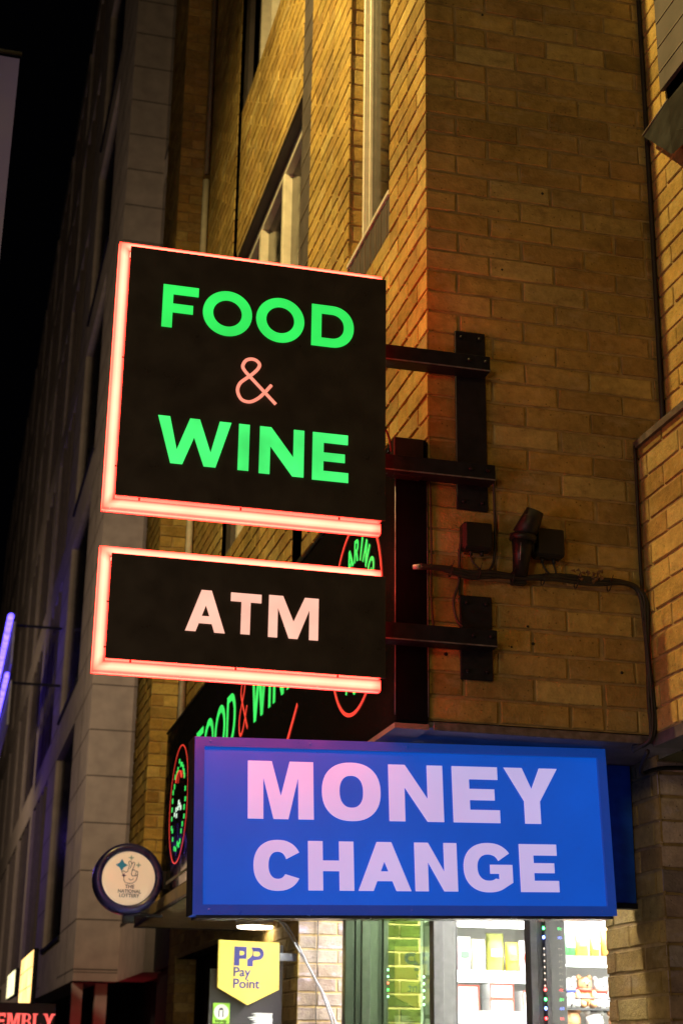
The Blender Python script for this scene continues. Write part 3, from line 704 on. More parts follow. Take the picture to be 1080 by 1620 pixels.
mb=MB(); mb.tube([(FX-.006,yc+.10*math.cos(a),zc+.13+.05*math.sin(a)) for a in [math.pi*k/12 for k in range(13)]],.004,n=5); mb.build('logo_arc',REDTUBE,fs)
# ================================================================== CANOPY
cp=thing('canopy','brown soffit canopy projecting below the far end of the fascia','canopy',(.25,4.5,2.39))
mb=MB(); mb.box(-.100,.585,3.1,5.90,2.392,2.47); mb.build('soffit',CANO,cp)
mb=MB(); mb.box(-.107,-.1005,3.1,5.915,2.405,2.47,b=.002); mb.build('edge_trim',CANO,cp)
mb=MB(); mb.box(-.112,-.096,3.1,5.925,2.386,2.404,b=.002); mb.box(-.0955,.59,5.905,5.925,2.386,2.404); mb.build('lower_edge_strip',DARKF,cp)
downlight(.505,5.05,2.370,.118,'round white light glowing on the soffit under the blue sign')
downlight(.40,1.9,ZB+.008,.06,'unseen soffit light added behind the blue sign to light the pillar')  # added out of sight to brighten the brick pillar
downlight(.36,.53,ZB-.021,.07,'small unseen soffit light added behind the blue sign to light the pier',glow('pier_fill_glow',(1.0,.86,.74),210.0,.02,3))  # added out of sight to brighten the left face of the pier
# grey cable from the light to the pillar
mb=MB()
P0=[(.60,4.95,2.385),(.575,4.6,2.33),(.59,4.28,2.18),(.66,4.25,2.06),(.73,4.24,1.93),(.80,4.23,1.74)]
mb.tube(smooth(P0),.0055,n=8); mb.tube([(x+.012+.01*math.sin(i*.25),y-.012,z-.006) for i,(x,y,z) in enumerate(smooth(P0))],.0035,n=6)
solo(mb,'cable',CABW,'pair of pale grey cables dropping from the soffit light across the brick pillar','cable')
mb=MB(); mb.tube(smooth([(.70,4.285,2.5),(.705,4.288,2.2),(.70,4.287,1.9),(.71,4.286,1.6)]),.003,n=5); solo(mb,'cable',CABLE,'thin dark wire running down the brick pillar','cable')
# ================================================================== PROJECTING SIGNS
def projecting(name,label,x0,x1,z0,z1,glab):
    t=thing(name,label,'sign',((x0+x1)/2,-.1,z0),glab)
    p=.031; g=-.112
    for yf,yb in ((-.150,-.143),(-.050,-.043)):
        mb=MB(); mb.box(x0,x1,yf,yb,z0,z1,b=.0015); mb.build('face_panel',BLACK,t)
    mb=MB(); i=.006; mb.box(x0+i,x1-i,-.1428,-.0502,z0+i,z1-i); mb.build('lit_return',NEONS,t)
    # glowing surround: top, left, bottom; rounded section
    CE=[(12,1.0,.62),(12,.74,.44),(7,.24,.17),(2.5,.05,.04)]     # centre .. edge of the band, where the tubes behind are farther away
    def band(P,nrm_in,ends):
        """front, outer and rear faces of one bar of the lit surround. P: four corners outer a, outer b, inner b, inner a (x,z)"""
        mb=MB()
        prof=[(0,3,g+.004),(.08,2,g),(.24,1,g),(.5,0,g),(.76,1,g),(.92,2,g),(1,3,g)]
        def pt(s_,tt): 
            a=[P[0][k]*(1-s_)+P[3][k]*s_ for k in (0,1)]; b=[P[1][k]*(1-s_)+P[2][k]*s_ for k in (0,1)]
            return [a[k]*(1-tt)+b[k]*tt for k in (0,1)]
        rows=[(s_,c,y) for s_,c,y in prof]
        rows=[(0,3,-.080),(0,2,-.088),(0,1,-.098),(0,2,g+.004)]+rows[1:]
        cols=[]
        Ln=max(abs(P[0][0]-P[1][0]),abs(P[0][1]-P[1][1])); ts=[0,.03/Ln,.08/Ln,1-.08/Ln,1-.03/Ln,1]
        for t0,t1 in zip(ts,ts[1:]):
            for (sa,ca,ya),(sb,cb_,yb) in zip(rows,rows[1:]):
                q=[(pt(sa,t0),ya,ca,t0),(pt(sa,t1),ya,ca,t1),(pt(sb,t1),yb,cb_,t1),(pt(sb,t0),yb,cb_,t0)]
                mb.f.append(list(range(len(mb.v),len(mb.v)+4))); mb.mi.append(mb.mat(NEON)); mb.smooth.append(False); mb.col.append(None)
                for (p_,y_,c_,t_) in q:
                    mb.v.append((p_[0],y_,p_[1]))
                    k=CE[c_]
                    d_=min(t_ if ends[0] else 1,(1-t_) if ends[1] else 1)*Ln
                    if d_<.029: k=tuple(k[m_]*(.8,.45,.45)[m_] for m_ in range(3))
                    cols.append(k)
        # back face
        mb.f.append(list(range(len(mb.v),len(mb.v)+4))); mb.mi.append(mb.mat(NEON)); mb.smooth.append(False); mb.col.append(None)
        for k in range(4): mb.v.append((P[k][0],-.080,P[k][1])); cols.append((34,1.5,.9))
        o=mb.build('lit_edge',NEON,t,recalc=False)
        ca=o.data.color_attributes.new('Col','FLOAT_COLOR','CORNER')
        for k,c in enumerate(cols): ca.data[k].color=(*c,1)
    R_=x1-.004
    band([(x0-p,z1+p),(R_,z1+p),(R_,z1-.002),(x0,z1-.002)],0,(1,1))
    band([(x0-p,z0-p),(R_,z0-p),(R_,z0+.002),(x0,z0+.002)],0,(1,1))
    band([(x0-p,z0-p),(x0-p,z1+p),(x0+.002,z1),(x0+.002,z0)],0,(1,1))
    # mitre lines and grubby screws
    mb=MB()
    for k in range(3): x=x0+(x1-x0)*(.09+.37*k); mb.tube([(x,-.128,z0+.0045),(x,-.128,z0-.0035)],.0028,n=6)
    for z in (z0+(z1-z0)*.12,z0+(z1-z0)*.55): mb.tube([(x0+.0045,-.128,z),(x0-.0035,-.128,z)],.0028,n=6)
    mb.build('screw',INK,t)
    return t
fw=projecting('projecting_sign','square black sign reading FOOD & WINE with glowing red edges',-.978,-.180,3.109,3.908,'projecting signs')
Lf=[('F',-.874,-.767,3.652,3.792),('O',-.752,-.602,3.648,3.793),('O',-.589,-.440,3.648,3.793),('D',-.417,-.284,3.651,3.790)]
word(Lf,lambda a,b:fnY(a,b,-.1525),.0012,1,.031).build('lettering',GREEN,fw,'green lettering FOOD')
Lw=[('W',-.868,-.652,3.221,3.366),('I',-.629,-.597,3.221,3.366),('N',-.566,-.432,3.218,3.366),('E',-.406,-.296,3.215,3.366)]
word(Lw,lambda a,b:fnY(a,b,-.1525),.0012,1,.032).build('lettering',GREENW,fw,'pale green lettering WINE')
mb=MB()
sp=smooth(AMP); 
mb.tube([(x,-.1525,z) for x,z in sp],.0052,n=6); mb.build('ampersand',AMPP,fw)
at=projecting('projecting_sign','wide black sign reading ATM with glowing red edges, below the square sign',-.976,-.178,2.633,2.936,'projecting signs')
La=[('A',-.760,-.648,2.727,2.848),('T',-.634,-.546,2.729,2.848),('M',-.524,-.379,2.727,2.850)]
word(La,lambda a,b:fnY(a,b,-.1525),.0012,1,.0262).build('lettering',PINK,at,'pink lettering ATM')
# arms and plates
def arm(par,z,x1,zt=0):
    mb=MB(); mb.box(-.181,x1,-.075,-.070,z,z+.052,b=.001); mb.box(-.181,x1,-.0695,-.012,z,z+.005,b=.001); mb.build('bracket_arm',STEEL,par)
    mb=MB(); mb.box(-.181,x1,-.0765,-.0752,z+.0002,z+.0045); mb.build('worn_edge',IRONW,par)
    mb=MB(); 
    for x in (.115,.170): mb.tube([(x,-.0752,z+.03),(x,-.083,z+.03)],.006,n=6)
    mb.build('bolt',STEEL,par)
def plate(par,x0,x1,z0,z1):
    mb=MB(); mb.box(x0,x1,-.011,-.0008,z0,z1,b=.002); 
    for z in (z0+.025,z1-.025):
        for x in (x0+.02,x1-.02): mb.tube([(x,-.011,z),(x,-.019,z)],.006,n=6)
    mb.build('mounting_plate',STEEL,par)
plate(fw,.091,.193,3.222,3.836); arm(fw,3.672,.186); arm(fw,3.302,.196)
plate(at,.096,.198,2.682,2.944); arm(at,2.770,.190)
# cable of the upper sign
mb=MB(); mb.tube(smooth([(-.176,-.09,3.62),(-.168,-.09,3.55),(-.172,-.09,3.46),(-.150,-.085,3.40),(-.142,-.08,3.36)]),.0035,n=6)
solo(mb,'sign_cable',CABLE,'thin black cable looping beside the right edge of the square sign','cable')
# ================================================================== MONEY CHANGE SIGN (hung slightly crooked)
ang=R(-1.75)
mc=thing('money_change_sign','blue lit box sign reading MONEY CHANGE, hanging slightly crooked','sign',(-.0264,.12,2.2532),None,(0,ang,0)); mc.scale=(1.0647,)*3
HW,HH=.603,.2365
def L(mb,name,mat,lab=None): return mb.build(name,mat,mc,lab,local=True)
mb=MB(); mb.box(-HW,HW,.012,.092,-HH,HH,b=.003); L(mb,'box',BLUEF)
mb=MB(); mb.box(-HW+.026,HW-.026,.0085,.0115,-HH+.026,HH-.026); L(mb,'face_panel',BLUE)
mb=MB()
def fr(a,b,c,d):   # bevelled frame rail
    pass
T=.026
for poly in ([(-HW,-HH),(HW,-HH),(HW-T,-HH+T),(-HW+T,-HH+T)],[(-HW,HH),(HW,HH),(HW-T,HH-T),(-HW+T,HH-T)],[(-HW,-HH),(-HW,HH),(-HW+T,HH-T),(-HW+T,-HH+T)],[(HW,-HH),(HW,HH),(HW-T,HH-T),(HW-T,-HH+T)]):
    mb.prism(poly,lambda u,v,d:(u,d,v),-.002,.0118)
L(mb,'frame',BLUEF)
mb=MB(); mb.box(-HW+.01,HW-.01,.004,.090,-HH-.0085,-HH-.0005); L(mb,'bottom_tray',CHROME)
mb=MB(); mb.box(-HW-.0035,-HW-.0005,.002,.090,-HH,HH); L(mb,'side_tray',STEEL)
mb=MB()
for x in (-.56,-.28,0,.28,.56):
    for z in (-HH+.012,HH-.012): mb.tube([(x,-.0035,z),(x,-.0015,z)],.004,n=8)
L(mb,'screw',BLUEF)
def fnL(x0,z0): return lambda u,v,d:(x0+u,.0065-d,z0+v)
c_,s_=math.cos(1.75*math.pi/180),math.sin(1.75*math.pi/180)
top=[('M',-.563,-.379),('O',-.355,-.187),('N',-.163,-.004),('E',.024,.163),('Y',.180,.343)]
bot=[('C',-.547,-.414),('H',-.396,-.268),('A',-.256,-.106),('N',-.094,.029),('G',.048,.194),('E',.214,.329)]
mb=MB()
for ch,a,b in top: merge(mb,outline_mesh(glyph(ch,b-a,.158,{'M':.043,'O':.050,'N':.046,'E':.048,'Y':.048}[ch],2.3,.036),fnL(a+.108,.0175),.001))
for ch,a,b in bot: merge(mb,outline_mesh(glyph(ch,b-a,.132,{'C':.041,'H':.041,'A':.038,'N':.038,'G':.040,'E':.040}[ch],2.25,.031),fnL(a+.108,-.172),.001))
L(mb,'lettering',MCLET,'lilac lettering MONEY CHANGE')
# blue board behind
bd=thing('blue_board','dark blue board set back between the crooked blue sign and the brick pier','board',(.4,.4,2.085))
mb=MB(); mb.box(.0,.815,.39,.42,2.088,2.53,b=.002); mb.build('board_panel',BLUED,bd)
mb=MB(); mb.box(.0,.815,.385,.425,2.07,2.087); mb.build('board_edge',INK,bd)
# ================================================================== WALL FITTINGS
def jbox(x0,x1,z0,z1,label):
    t=thing('junction_box',label,'junction box',((x0+x1)/2,0,z0),'black junction boxes on the brick return')
    mb=MB(); mb.box(x0,x1,-.045,-.0008,z0,z1,b=.008); mb.build('box_body',PLAST,t)
    mb=MB(); mb.box(x0+.004,x1-.004,-.055,-.0455,z0+.004,z1-.004,b=.004); mb.build('lid',PLAST,t)
    mb=MB(); 
    for x in (x0+.03,x1-.03): mb.tube([(x,-.025,z0+.002),(x,-.025,z0-.014)],.006,n=8)
    mb.build('gland',PLAST,t)
jbox(.098,.194,3.083,3.172,'black junction box left of the angled floodlight')
jbox(.332,.430,3.080,3.175,'black junction box right of the angled floodlight')
t=thing('floodlight','small black bullet floodlight tilted upward between two junction boxes','light',(.285,0,3.02))
mb=MB(); mb.tube([(.285,-.03,3.015),(.284,-.05,3.075),(.285,-.06,3.12)],[.023,.028,.034],n=16); mb.build('body',PLAST,t)
mb=MB(); mb.tube([(.285,-.06,3.118),(.287,-.062,3.136)],[.042,.042],n=18); mb.build('collar',PLAST,t)
mb=MB(); mb.tube([(.287,-.062,3.137),(.305,-.075,3.175),(.318,-.088,3.212)],[.036,.034,.028],n=16); mb.build('head',PLAST,t)
mb=MB(); mb.tube([(.268,-.078,3.05),(.270,-.085,3.11)],.0016,n=5); mb.build('worn_edge',GALV,t)
mb=MB(); mb.box(.262,.308,-.028,-.0008,2.99,3.03,b=.003); mb.build('bracket',PLAST,t)
# cable bundle
base=[(-.036,-.03,3.015),(.036,-.03,3.013),(.117,-.03,3.002),(.199,-.03,3.010),(.301,-.03,3.008),(.406,-.028,3.018),(.532,-.028,3.017),(.620,-.03,3.022),(.672,-.032,3.004),(.692,-.034,2.960),(.694,-.035,2.88),(.694,-.034,2.76),(.696,-.034,2.65),(.700,-.034,2.575),(.690,-.025,2.53),(.66,.03,2.508)]
mb=MB(); rnd=random.Random(9)
for k in range(6):
    oy,oz=rnd.uniform(-.006,.006),rnd.uniform(-.009,.009); ph=rnd.uniform(0,6)
    pts=smooth(base,8)
    out=[]
    for i,(x,y,z) in enumerate(pts):
        vert= x>.67
        w=.0035*math.sin(i*.23+ph)
        out.append((x+(oz+w if vert else 0),y+oy,z+(0 if vert else oz+w)))
    mb.tube(out,rnd.choice((.0045,.0055,.0065)),n=7)
cb=thing('cable_bundle','thick bundle of black cables bending down along the inner brick corner','cables',(.3,0,3.0))
mb.build('cables',CABLE,cb)
mb=MB()
for x in (.06,.15,.26,.36,.47,.58):
    mb.tube([(x+.002*math.sin(a),-.030-.017*math.cos(a),3.010+.018*math.sin(a)) for a in [2*math.pi*k/12 for k in range(12)]],.0018,closed=True,n=5)
    mb.tube([(x,-.048,3.02),(x+.004,-.056,3.038)],.0014,n=4)
mb.build('cable_tie',PLAST,cb)
mb=MB(); mb.tube([(-.038,-.03,3.015),(-.058,-.032,3.012)],[.009,.007],n=10); mb.build('taped_end',TAPE,cb)
def wire(pts,r,label,mat=CABLE,name='cable'): 
    mb=MB(); mb.tube(smooth([(x,y,z) for x,y,z in pts]),r,n=6); return solo(mb,name,mat,label,'cable')
wire([(.196,-.05,3.345),(.206,-.03,3.28),(.210,-.02,3.16),(.206,-.02,3.07),(.19,-.025,3.03),(.165,-.03,3.018)],.0045,'black cable dropping from the middle bracket arm to the cable bundle')
wire([(.10,-.02,3.13),(.093,-.02,3.06),(.090,-.02,2.98),(.072,-.02,2.92),(.078,-.03,2.86),(.09,-.05,2.83)],.0045,'black cable looping from the left junction box down to the lowest bracket arm')
wire([(.094,-.014,3.09),(.0945,-.014,3.0),(.094,-.014,2.94)],.004,'short straight black cable above the small bracket plate')
wire([(.004,-.008,3.31),(.006,-.010,3.1),(.004,-.010,2.95),(.010,-.012,2.83)],.003,'thin black wire down the brick corner beside the fascia end')
wire([(.125,-.03,3.07),(.13,-.035,3.045),(.155,-.034,3.022)],.003,'tiny cable tail under the left junction box')
wire([(.362,-.026,3.066),(.368,-.03,3.045),(.385,-.03,3.028)],.003,'left of two cable tails under the right junction box')
wire([(.398,-.026,3.066),(.402,-.03,3.045),(.404,-.03,3.028)],.003,'right of two cable tails under the right junction box')
wire([(.812,-.012,6.3),(.812,-.012,5.0),(.810,-.012,4.2),(.806,-.012,3.60)],.009,'black cable down the upper inner brick corner',name='corner_cable')
wire([(.702,-.010,3.50),(.700,-.012,3.3),(.698,-.012,3.1),(.696,-.02,3.0)],.006,'black cable down the lower inner brick corner',name='corner_cable')
wire([(.69,-.01,2.50),(.76,.19,2.47),(.84,.185,2.49),(1.1,.185,2.50)],.007,'black cable swagging across the pier below the ledge',name='corner_cable')
# box on top of fascia
mb=MB(); mb.box(-.125,-.03,-.05,-.004,3.30,3.425,b=.003); solo(mb,'junction_box',PLAST,'black box above the end of the fascia beside the middle arm','junction box')
# leaf litter on cables
mb=MB(); rnd=random.Random(3)
for k in range(16):
    x,z=.50+rnd.uniform(-.06,.06),3.035+rnd.uniform(-.012,.02); a=rnd.uniform(0,6); s=.012
    mb.face([(x,-.035+rnd.uniform(-.01,.01),z),(x+s*math.cos(a),-.04,z+s*math.sin(a)),(x+s*1.6*math.cos(a+.5),-.03,z+s*1.6*math.sin(a+.5)),(x+s*math.cos(a+1),-.045,z+s*math.sin(a+1))])
solo(mb,'dead_leaves',surf('dead_leaf',(.16,.08,.03),.8),'clump of dead leaves caught on the cable bundle','leaves')
# black wall lamp, top right
t=thing('wall_lamp','black box wall lamp at the top right corner','light',(.75,-.3,4.5))
mb=MB()
lo=[(.775,-.06,4.652),(.753,-.30,4.43),(.70,-.60,4.33),(.815,-.60,4.42),(.815,-.10,4.66)]; up=[(.776,-.06,4.664),(.795,-.215,4.700),(.77,-.60,4.62),(.815,-.60,4.72),(.815,-.10,4.72)]
mb.idx(lo+up,[(0,1,2,3,4),(9,8,7,6,5)]+[(i,5+i,5+(i+1)%5,(i+1)%5) for i in range(5)]); mb.build('housing',PLAST,t)
mb=MB(); mb.tube([(.774,-.058,4.657),(.796,-.216,4.706)],.004,n=6); mb.build('rim',FIN,t)
mb=MB()
for x,z,r_ in ((.333,2.811,.0045),(.317,2.864,.004),(.262,2.795,.0035),(.052,2.757,.006),(.622,2.741,.005),(.262,4.086,.004),(.212,5.09,.004),(.415,4.40,.005)):
    mb.tube([(x,-.0018,z),(x,.002,z)],[r_,r_],n=9)
mb.build('plug_hole',INK,bb)
# ================================================================== LOTTERY SIGN
lc=(-.322,4.6,2.549); lr=.195
lt=thing('lottery_sign','round navy rimmed sign reading THE NATIONAL LOTTERY with a crossed fingers emblem','sign',(lc[0],4.6,2.354))
mb=MB(); ic=(lc[0],lc[1],lc[2])
N=64
prof=[(.147,-.035),(.152,-.048),(.175,-.052),(.190,-.040),(.195,-.02),(.195,.05),(.18,.062),(.147,.05)]
vs=[];fs=[]
for k in range(N):
    a=2*math.pi*k/N
    for (r_,d) in prof: vs.append((ic[0]+r_*math.cos(a),ic[1]+d,ic[2]+r_*math.sin(a)))
M_=len(prof)
for k in range(N):
    for j_ in range(M_): fs.append((k*M_+j_,((k+1)%N)*M_+j_,((k+1)%N)*M_+(j_+1)%M_,k*M_+(j_+1)%M_))
mb.idx(vs,fs,None,True); mb.build('rim',NAVY,lt)
mb=MB(); vs=[];fs=[]
for j_ in range(6):
    r_=.150*math.cos(math.pi/2*j_/6); d=-.036-.012*math.sin(math.pi/2*j_/6)
    for k in range(N): a=2*math.pi*k/N; vs.append((ic[0]+r_*math.cos(a),ic[1]+d,ic[2]+r_*math.sin(a)))
for j_ in range(5):
    for k in range(N): fs.append((j_*N+k,j_*N+(k+1)%N,(j_+1)*N+(k+1)%N,(j_+1)*N+k))
fs.append(tuple(5*N+k for k in range(N)))
mb.idx(vs,fs,None,True); mb.build('face_disc',LOTW,lt)
yl=4.6-.0505
for i_,(tx,zz,s_) in enumerate((('THE',2.493,.0275),('NATIONAL',2.468,.0255),('LOTTERY',2.4445,.0265))):
    text_mb(tx,s_,fnY(-.3145,zz,yl),off=.0004,align='CENTER').build('lettering',INK,lt)
def star(cx,cz,s,mat,ratio=.30,n=4):
    mb=MB(); pts=[]
    for k in range(2*n):
        a=math.pi*k/n; r_=s if k%2==0 else s*ratio*1.25
        pts.append((cx+r_*math.cos(a),cz+r_*math.sin(a)))
    mb.prism(pts,lambda u,v,d:(u,d,v),yl,yl+.001); mb.build('star',mat,lt)
star(-.365,2.6185,.034,STARB,.42); star(-.314,2.661,.017,STARG); star(-.272,2.622,.017,STARG); star(-.350,2.562,.015,STARP)
def hp(a,b): # crop px -> plane
    return (-.3194+(a-395)*.000628,yl-.001,2.5544-(b-480)*.000649+(a-395)*.00004)
strokes=[[(325,430),(335,455),(345,480),(350,510),(370,528),(400,533),(430,530),(455,510),(465,480),(468,450),(466,436),(452,432),(450,455),(440,470),(420,470),(412,450),(418,428),(432,420),(445,430)],
 [(325,430),(340,428),(362,440),(378,430),(385,400),(390,380),(384,362),(386,348),(398,346),(406,358),(412,372),(418,360),(428,356),(436,364),(434,385),(422,410),(414,425)],
 [(412,372),(402,395),(396,410)],[(390,492),(405,505),(425,502),(432,492)],[(440,470),(455,472),(464,462)],[(378,430),(372,438)]]
mb=MB()
for s_ in strokes: mb.tube(smooth([hp(a,b) for a,b in s_],4),.0017,n=5)
mb.build('hand_emblem',INK,lt)
mb=MB(); mb.box(-.335,-.275,4.585,4.63,2.310,2.365); mb.box(-.275,-.115,4.60,4.62,2.345,2.362); mb.build('bracket',STEEL,lt)
mb=MB(); mb.box(-.128,-.108,4.58,4.64,2.5,2.6); mb.build('wall_plate',STEEL,lt)
# ================================================================== PAYPOINT SIGN AND BOARD
pt=thing('payment_sign','yellow shield shaped sign reading Pay Point hung beside the brick pillar','sign',(.33,4.35,1.88))
out=[(.164,2.216),(.500,2.209),(.503,1.962),(.333,1.879),(.166,1.967)]
mb=MB(); mb.prism(out,lambda u,v,d:(u,d,v),4.335,4.365); mb.build('sign_panel',YEL,pt)
def fP(x0,z0,y=4.3335): return lambda u,v,d:(x0+u,y-d,z0+v)
text_mb('Pay',.070,fP(.246,2.027),off=.0013).build('lettering',PPB,pt); text_mb('Point',.070,fP(.246,1.966),off=.0013).build('lettering',PPB,pt)
def pglyph(w,h,t):
    r_=h*.33; c=h-r_
    if w<.08: return [[(0,0),(t,0),(t,.36*h),(w,.36*h),(w,h),(0,h)],[(t,.55*h)]+arc(w*.62,.66*h,w*.2,.11*h,-90,90,12)+[(t,.77*h)]]
    return [[(0,0),(t,0),(t,.30*h),(w-r_,h-2*r_)]+arc(w-r_,c,r_,r_,-90,90,16)+[(.02,h),(.03,.8*h),(.028,.6*h),(.01,.42*h),(0,.36*h)],[(t+.002,.54*h)]+arc(w*.62,.66*h,w*.14,.12*h,-90,90,12)+[(t+.002,.78*h)]]
mb=MB(); merge(mb,outline_mesh(pglyph(.068,.101,.030),fP(.250,2.082),.001)); mb.build('emblem',PPB,pt)
mb=MB(); merge(mb,outline_mesh(pglyph(.092,.101,.032),fP(.323,2.080),.001)); mb.build('emblem',PPB,pt)
mb=MB(); mb.box(.505,.60,4.34,4.36,2.115,2.155); mb.build('bracket',GALV,pt)
bo=thing('noticeboard','black board behind the yellow shield sign with a green sticker','board',(.33,4.4,1.3))
mb=MB(); mb.box(.126,.532,4.375,4.40,1.2,2.065,b=.003); mb.box(.39,.532,4.376,4.40,2.064,2.2); mb.build('board_panel',surf('dark_board',(.030,.024,.028),.6,var=.3,scale=5),bo)
mb=MB(); mb.box(.150,.242,4.370,4.3745,1.782,1.888,b=.001); mb.build('sticker',GRNP,bo)
mb=MB(); mb.prism(arc(.196,1.842,.040,.040,0,360,32)[:-1],lambda u,v,d:(u,d,v),4.3672,4.3695); mb.build('sticker_disc',WHP,bo)
mb=MB()
y_=4.3665
mb.tube([(.183,y_,1.815),(.183,y_,1.850),(.189,y_,1.858),(.201,y_,1.858),(.206,y_,1.850),(.206,y_,1.815)],.0022,n=5)
mb.box(.186,.203,y_-.001,y_+.001,1.852,1.862); mb.build('phone_symbol',INK,bo)
text_mb('top-up',.024,fP(.196,1.788,4.369),off=.0004,align='CENTER').build('sticker_lettering',INK,bo)
mb=MB(); rnd=random.Random(12)
for k in range(9):
    z=1.835-k*.010; x0=.352+rnd.uniform(-.012,.03); pts=[(x0,z),(x0+.03,z+.006),(.475+rnd.uniform(0,.008),z+.005),(.478,z-.006),(x0+.05,z-.006)]
    mb.prism(pts,lambda u,v,d:(u,d,v),4.3715+k*.0002,4.3742)
mb.build('brush_mark',WHP,bo)
# ================================================================== STONE BUILDING
sb=thing('stone_building','pale stone clad office building beyond the brick building','building',(.5,14,2.4))
SX,SA,SY=.229,.724,14.0
FH=3.35
def stone_face(y0,y1,z0,z1): return
mb=MB()
# return face looking at the camera
mb.box(SX+.001,SA,SY-.01,SY+.3,2.41,22)
mb.build('wall',STONE,sb,'stone pier facing the camera')
mb=MB(); mb.box(SA,SA+.3,11.75,SY-.0105,2.41,22); mb.build('wall',STONE,sb,'stone side of the pier')
j=MB(); z=2.53
while z<21:
    j.box(SX+.002,SA-.002,SY-.0125,SY-.0105,z,z+.012); z+=.545
j.box(SX+.002,SA-.002,SY-.0125,SY-.0105,2.50,2.508)
j.build('joint',STONEJ,sb)
# street face with windows
sills=[3.03+FH*k for k in range(6)]
bays=[(16.24,19.3)]
y=20.9
while y<58: bays.append((y,y+3.6)); y+=4.3
mb=MB()
ys=[SY]+[q for b_ in bays for q in b_]+[60]
for a,b_ in zip(ys[0::2],ys[1::2]): mb.box(SX,SX+.35,a,b_,2.41,22)        # piers
for (a,b_) in bays:
    zz=[2.41]+[q for s0 in sills for q in (s0,s0+2.78)]
    for k in range(0,len(zz),2):
        top=zz[k+1] if k+1<len(zz) else 22
        mb.box(SX+.002,SX+.35,a+.001,b_-.001,zz[k],top)
mb.build('wall',STONE,sb,'stone grid of piers and floor bands along the street')
for bi,(a,b_) in enumerate(bays):
    for s0 in sills:
        fr_=MB(); nf=1 if bi==0 else 4
        if bi==0: fr_.box(SX-.03,SX+.25,a,b_,s0-.03,s0+.02)
        else:
            for k in range(1,nf): yy=a+(b_-a)*k/nf; fr_.box(SX+.004,SX+.049,yy-.05,yy+.05,s0,s0+2.78)
        w=fr_.build('window',FIN if bi else STEEL,sb)
        g=MB(); g.box(SX+.05,SX+.07,a+.002,b_-.002,s0+.021,s0+2.779); g.build('pane',DKGL,w)
mb=MB(); z=2.53
for yy in (15.1,): mb.box(SX-.002,SX-.0005,yy,yy+.02,2.42,22)
while z<21: mb.box(SX-.003,SX-.0005,SY+.001,16.23,z,z+.012); mb.box(SX-.003,SX-.0005,19.31,20.88,z,z+.012); z+=.545
mb.build('joint',STONEJ,sb)
mb=MB(); mb.box(SX+.3,8,SY+.3,60,2.5,22); mb.box(SA+.1,8,6.95,SY,2.42,23); mb.box(1.2,8,14.5,60,.1,2.6); mb.build('core',DARKW,sb)
mb=MB(); mb.box(.86,1.1,7.0,11.74,2.42,23); mb.build('wall',DARKW,sb,'dark glazed gap between the two buildings')
for s0 in sills:
    fr_=MB(); fr_.box(SA-.012,SA-.0005,11.80,13.90,s0-.03,s0); w=fr_.build('window',STEEL,sb)
    g=MB(); g.box(SA-.008,SA-.0006,11.80,13.90,s0+.001,s0+2.9); g.build('pane',DKGL,w)
# ground floor columns with red light
mb=MB(); mb.box(.248,.368,14.2,14.35,.1,2.40); mb.build('column',STONE,sb)
mb=MB(); mb.box(.51,.645,14.2,14.35,.1,2.40); mb.build('column',STONE,sb)
lamp('POINT','red_doorway_light',(.30,13.6,1.55),(0,0,0),5,(1.0,.05,.08),.05)
# street signs in the distance
def boxsign(name,x,y0,y1,z0,z1,mat,label,lines=0):
    t=thing(name,label,'sign',(x,y0,z0))
    mb=MB(); mb.box(x,x+.05,y0,y1,z0,z1,b=.01); mb.build('sign_box',STEEL,t)
    mb=MB(); mb.box(x-.006,x-.001,y0+.02,y1-.02,z0+.02,z1-.02); mb.build('lit_face',mat,t)
    if lines:
        mb=MB()
        for k in range(lines): z=z0+(z1-z0)*(k+1)/(lines+1); mb.box(x-.009,x-.0065,y0+.03,y1-.03,z,z+.008)
        mb.build('divider',surf('amber_divider',(.5,.25,.05),.5),t)
boxsign('street_sign',-.271,13.15,15.3,2.12,2.70,ORW,'tall orange and white lit sign on the far street wall',2)
boxsign('street_sign',-.271,16.5,18.3,2.32,2.66,YWH,'pale yellow lit sign beyond the orange sign')
boxsign('street_sign',-.30,20.5,23.2,2.22,2.55,WLIT,'small white lit sign at the left edge of the street')
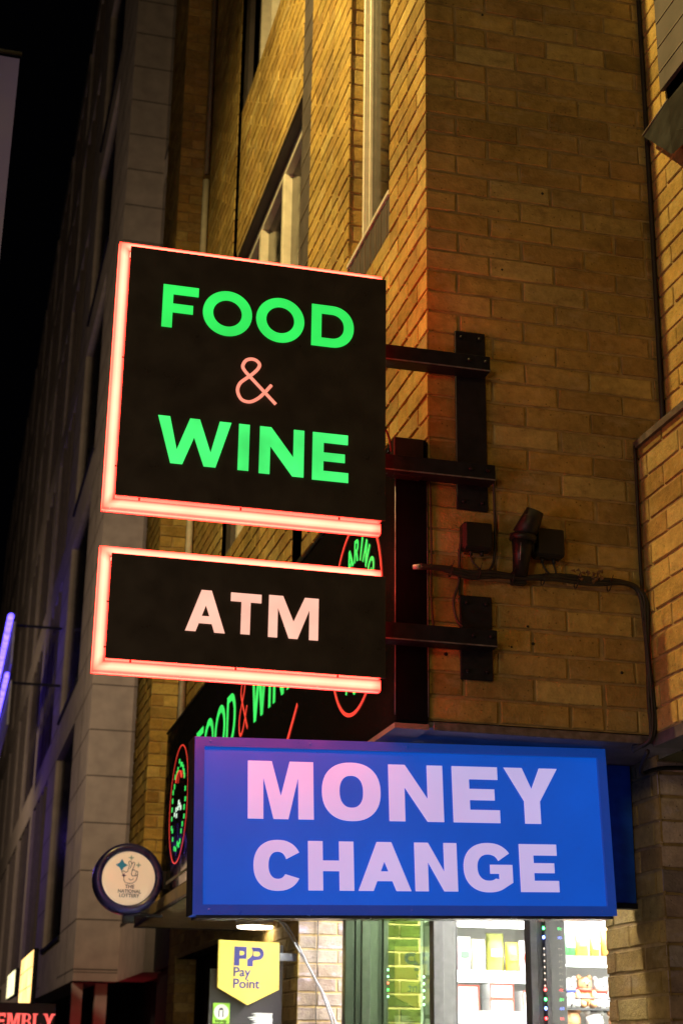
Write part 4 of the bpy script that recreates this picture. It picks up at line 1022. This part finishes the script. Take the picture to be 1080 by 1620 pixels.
# EMBLY sign
es=thing('club_sign','dark sign panel with glowing red serif letters EMBLY','sign',(-.5,10,1.6))
mb=MB(); mb.box(-1.6,-.245,10.0,10.12,1.5,2.04,b=.004); mb.build('sign_panel',BLACK,es)
def serif(ch,w,h,t,fn):
    mb=MB(); th=t*.35; e=t*.28
    def rc(x0,x1,z0,z1,k): mb.prism([(x0,z0),(x1,z0),(x1,z1),(x0,z1)],lambda u,v,d:fn(u,v,d),0,.0015+.0003*k)
    if ch=='M':
        for q in glyph('M',w,h,t): mb.prism(q,lambda u,v,d:fn(u,v,d),0,.0015) if False else None
        merge(mb,outline_mesh(glyph('M',w,h,t*.8),lambda u,v,d:fn(u,v,d),.001))
        for x in (0,w-t*.8): rc(x-e,x+t*.8+e,0,th,1); 
        rc(-e,t,h-th,h,2); rc(w-t,w+e,h-th,h,2)
    elif ch in 'EBLY':
        if ch=='B':
            r_=h*.27
            merge(mb,outline_mesh([[(0,0)]+arc(w-r_,r_,r_,r_,-90,80,12)+[(w-r_,h*.52)]+arc(w-r_,h-r_*.95,r_*.9,r_*.9,-80,90,12)+[(0,h)],[(t,th)]+arc(w-r_,r_,r_-t*.7,r_-th,-90,90,10)+[(t,r_*2-th)],[(t,h*.55)]+arc(w-r_,h-r_*.95,r_*.9-t*.7,r_*.9-th,-90,90,10)+[(t,h-th)]],lambda u,v,d:fn(u,v,d),.001))
        else: merge(mb,outline_mesh(glyph(ch,w,h,t*.85),lambda u,v,d:fn(u,v,d),.001))
        if ch!='Y': rc(-e,t*.6,0,th,1); rc(-e,t*.6,h-th,h,1)
        if ch=='L': rc(t*.6,t*1.1+e,h-th,h,2)
        if ch in 'EL': rc(w-th,w,0,h*.30,3)
        if ch=='E': rc(w-th,w,h*.70,h,3)
        if ch=='Y': rc(w/2-t*.7,w/2+t*.7,0,th,1); rc(-e,t,h-th,h,1); rc(w-t,w+e,h-th,h,2)
    return mb
mb=MB(); x=-.742
for ch,w in (('E',.072),('M',.105),('B',.078),('L',.072),('Y',.088)):
    merge(mb,serif(ch,w,.125,.028,lambda u,v,d,x=x:(x+u,9.997-d,1.828+v))); x+=w+.018
mb.build('lettering',REDL,es)
# violet led strips
for k,(p,q,r_,lab) in enumerate([((-.60,19.3,8.0),(-.60,25.7,9.34),.05,'upper violet light strip at the left edge of the street'),((-.60,18.7,6.94),(-.60,22.3,7.4),.04,'lower violet light strip at the left edge of the street')]):
    t=thing('led_strip',lab,'light',p)
    mb=MB(); z=p[2]; mb.tube([(-.62,p[1],z),(-.62,p[1]+6,z)],r_,n=8); mb.build('tube_light',VIO,t)
    mb=MB(); mb.box(-.57,-.54,p[1],p[1]+6,z-.75,z-.08,b=.005); mb.build('back_board',surf('pale_board',(.5,.5,.5),.6),t)
    mb=MB(); mb.box(-.60,-.55,p[1],p[1]+6,z-.02,z+.02); mb.box(-.55,.20,p[1]+.5,p[1]+.55,z-.015,z+.015); mb.build('fixing_bar',STEEL,t)
lamp('POINT','violet_strip_light',(-1.3,22,5.0),(0,0,0),30,(.25,.12,1.0),.3)
# banner
bn=thing('banner','dark purple banner hanging at the upper left edge','banner',(-1.6,3,5.5))
mb=MB(); vs=[];fs=[];nx,nz=8,12
for d in (0,.004):
    for i in range(nx+1):
        for k in range(nz+1): x=-2.15+(.80)*i/nx; z=5.15+(6.70-5.15)*k/nz; vs.append((x+.004*k/nz,3+d+.012*math.sin(i*1.3+k*.35),z))
K=(nx+1)*(nz+1)
for d in (0,1):
    for i in range(nx):
        for k in range(nz): a=d*K+i*(nz+1)+k; fs.append((a,a+nz+1,a+nz+2,a+1))
mb.idx(vs,fs,None,True); mb.build('cloth',BANN,bn,recalc=False)
mb=MB(); mb.tube([(-2.3,3,6.725),(-1.335,3,6.725)],.012,n=8); mb.build('rail',STEEL,bn)
mb=MB(); mb.tube([(-2.3,3,6.725),(-2.3,3,0.0)],.04,n=10); mb.build('pole',STEEL,bn)
# dark building on the other side of the street, seen only in reflections
ob=thing('dark_building','dark building across the street','building',(-16,5,0))
mb=MB(); mb.box(-22,-15,-30,40,0.01,14); mb.build('wall',DARKW,ob)
